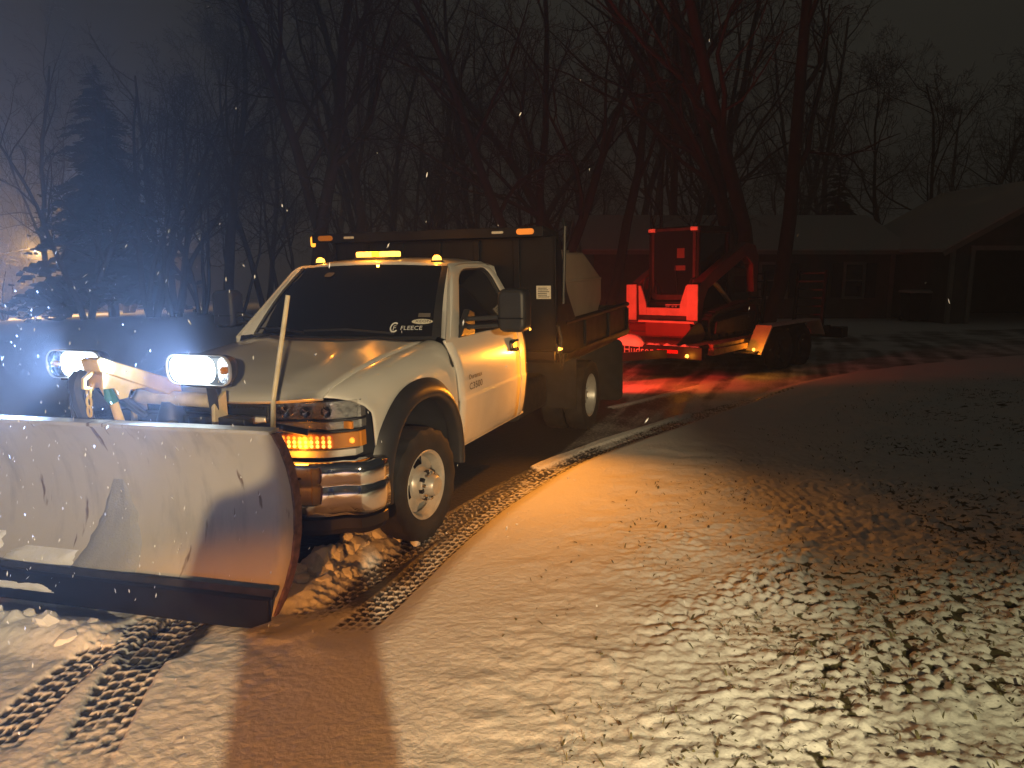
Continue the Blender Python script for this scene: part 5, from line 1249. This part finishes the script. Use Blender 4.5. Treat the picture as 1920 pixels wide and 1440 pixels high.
for k in range(3):
    a, b = AT(-60, 466+k*9, 57), AT(330, 510+k*6, 84)
    w_ = part('overhead_wire', 'hose', None, lambda m: m.tube([tuple(a.lerp(b, t) + Vector((0, 0, -1.0*t*(1-t)))) for t in np.linspace(0, 1, 18)], .022, 5))
    tag(w_, 'overhead wire running from the street lamp pole', 'wire', 'overhead wires on the utility pole')
t, c = grow(77, 5.2, 4, 1.1, density=.8, twig=2.6)
sb = empty('snowy_shrub', (0, 0, 0)); q = AT(6, 588, 54); sb.location = (q.x, 54, gh(q.x, 54)); sb.scale = (1, 1, .85)
t.build('trunk', 'bark', sb, recalc=False); tag(c.build('crown', 'snowtwig', sb, recalc=False), kind='stuff'); tag(sb, 'snow laden shrub glowing orange under the street lamp', 'shrub')
q = AT(66, 592, 52); mbx = empty('mailbox', (q.x, 52, gh(q.x, 52))); tag(mbx, 'roadside mailbox on a post under the street lamp', 'mailbox')
part('post', 'wood', mbx, lambda m: m.box(-.06, .06, -.06, .06, -.2, 1.0))
part('box', 'darkmetal', mbx, lambda m: m.prism([(-.14, 1.0), (.14, 1.0), (.14, 1.16), (.10, 1.25), (0, 1.29), (-.10, 1.25), (-.14, 1.16)], 1, -.3, .3), bevel=.01)
part('snow_cap', 'snow', mbx, lambda m: m.prism([(-.16, 1.22), (.16, 1.22), (.10, 1.36), (-.10, 1.36)], 1, -.31, .31), bevel=.03)
q = AT(180, 512, 80); fhz = gh(q.x, 80)
fh = empty('far_house', (q.x, 80, fhz)); tag(fh, 'dim house with one lit window beyond the street lamp', 'house')
hz2 = q.z - fhz
part('wall', 'siding', fh, lambda m: m.box(-5, 9, .05, 6, -.4, hz2+2.2))
part('roof', 'roofsnow', fh, lambda m: m.prism([(-.5, hz2+2.1), (3, hz2+3.9), (6.5, hz2+2.1)], 0, -5.6, 9.6))
for k, w_ in enumerate((.42, .42, .42)): 
    fw_ = part('window', 'trim', fh, lambda m: m.box(-.72+k*.52-.02, -.72+k*.52+w_+.02, 0, .04, hz2-.64, hz2+.54))
    part('pane', 'e_window' if k == 0 else 'glass', fw_, lambda m: m.box(-.72+k*.52, -.72+k*.52+w_, -.02, -.005, hz2-.6, hz2+.5))

# ------------------------------------------------------------------ the photographer, standing right behind the camera
def person():
    m = bpy.data.meshes.new('person'); 
    J = {'pel': (0, 0, 1.0), 'sp': (0, 0, 1.25), 'ch': (0, 0, 1.47), 'nk': (0, .01, 1.62), 'hd': (0, .03, 1.72), 'tp': (0, .02, 1.86),
         'lh': (-.11, 0, .95), 'lk': (-.17, .02, .52), 'la': (-.21, -.02, .10), 'lt': (-.22, .14, .05), 'rh': (.11, 0, .95), 'rk': (.16, .02, .52), 'ra': (.20, -.02, .10), 'rt': (.21, .14, .05),
         'ls': (-.20, 0, 1.50), 'le': (-.30, .08, 1.27), 'lw': (-.12, .24, 1.52), 'lf': (-.08, .27, 1.60), 'rs': (.20, 0, 1.50), 're': (.30, .08, 1.27), 'rw': (.12, .24, 1.52), 'rf': (.08, .27, 1.60)}
    E_ = [('pel', 'sp'), ('sp', 'ch'), ('ch', 'nk'), ('nk', 'hd'), ('hd', 'tp'), ('pel', 'lh'), ('lh', 'lk'), ('lk', 'la'), ('la', 'lt'), ('pel', 'rh'), ('rh', 'rk'), ('rk', 'ra'), ('ra', 'rt'), ('ch', 'ls'), ('ls', 'le'), ('le', 'lw'), ('lw', 'lf'), ('ch', 'rs'), ('rs', 're'), ('re', 'rw'), ('rw', 'rf')]
    rad = dict(pel=.17, sp=.17, ch=.19, nk=.07, hd=.11, tp=.09, lh=.12, rh=.12, lk=.085, rk=.085, la=.06, ra=.06, lt=.05, rt=.05, ls=.10, rs=.10, le=.07, re=.07, lw=.05, rw=.05, lf=.04, rf=.04)
    ks = list(J); m.from_pydata([J[k] for k in ks], [(ks.index(a), ks.index(b)) for a, b in E_], [])
    o = bpy.data.objects.new('person', m); COL.objects.link(o)
    md = o.modifiers.new('skin', 'SKIN'); 
    if not m.skin_vertices: m.skin_vertices.new() if hasattr(m.skin_vertices, 'new') else None
    if m.skin_vertices:
        for i, k in enumerate(ks): m.skin_vertices[0].data[i].radius = (rad[k], rad[k]); m.skin_vertices[0].data[i].use_root = (k == 'pel')
    o.modifiers.new('sub', 'SUBSURF').render_levels = 2
    m.materials.append(M['cloth']); return o
pe = person(); pe.location = (.06, -.42, gh(.06, -.42)); pe.rotation_euler = (0, 0, R(6)); tag(pe, 'photographer in dark winter clothes holding up a phone', 'person')

# ------------------------------------------------------------------ falling snow and haze
rg = np.random.RandomState(21); m = MB()
lampc = Vector((*to_world(1.9, -.2), 1.15))
for k in range(2200):
    p = lampc + Vector((rg.randn()*1.1 - .35, rg.randn()*1.2 - .3, rg.randn()*.62)) if k % 40 else AT(1920*rg.rand(), 700*rg.rand(), 2.5+7*rg.rand())
    if p.z < .15 or p.y < 1.9 or (k % 40 and p.z > 2.1): continue
    X = (p.x-TRUCK.x)*math.cos(PSI) + (p.y-TRUCK.y)*math.sin(PSI)
    if X < 1.62 and abs(p.x-TRUCK.x) < 2.2 and p.z < 2.0 and p.y > 3.2: continue
    r = .0016 + .0016*rg.rand()
    a = Vector(rg.randn(3)).normalized(); b = a.cross(Vector(rg.randn(3))).normalized(); c = a.cross(b); L = (Vector((-.16, .05, -1)) + .2*Vector(rg.randn(3))).normalized()
    V = [p + a*r, p + b*r, p - a*r, p - b*r, p + c*r + L*r*3, p - c*r - L*r*3]
    m.add(V, [(0, 1, 4), (1, 2, 4), (2, 3, 4), (3, 0, 4), (1, 0, 5), (2, 1, 5), (3, 2, 5), (0, 3, 5)])
fl = m.build('falling_snow', 'snow', None, smooth=False, recalc=False); tag(fl, 'snowflakes falling through the lamp light', 'snow', kind='stuff')
hm = bpy.data.materials.new('night_haze'); hm.use_nodes = True; nt = hm.node_tree; nt.nodes.remove(nt.nodes['Principled BSDF'])
pv = nt.nodes.new('ShaderNodeVolumePrincipled'); pv.inputs['Color'].default_value = (.86, .88, .92, 1); pv.inputs['Density'].default_value = .0058; pv.inputs['Anisotropy'].default_value = .35
nt.links.new(pv.outputs[0], nt.nodes['Material Output'].inputs['Volume'])
mb = MB(); mb.box(-125, 125, -31, 165, -22, 21); hz_ = mb.build('haze', hm, None, smooth=False); tag(hz_, 'thin snowy night haze', 'haze', kind='stuff')
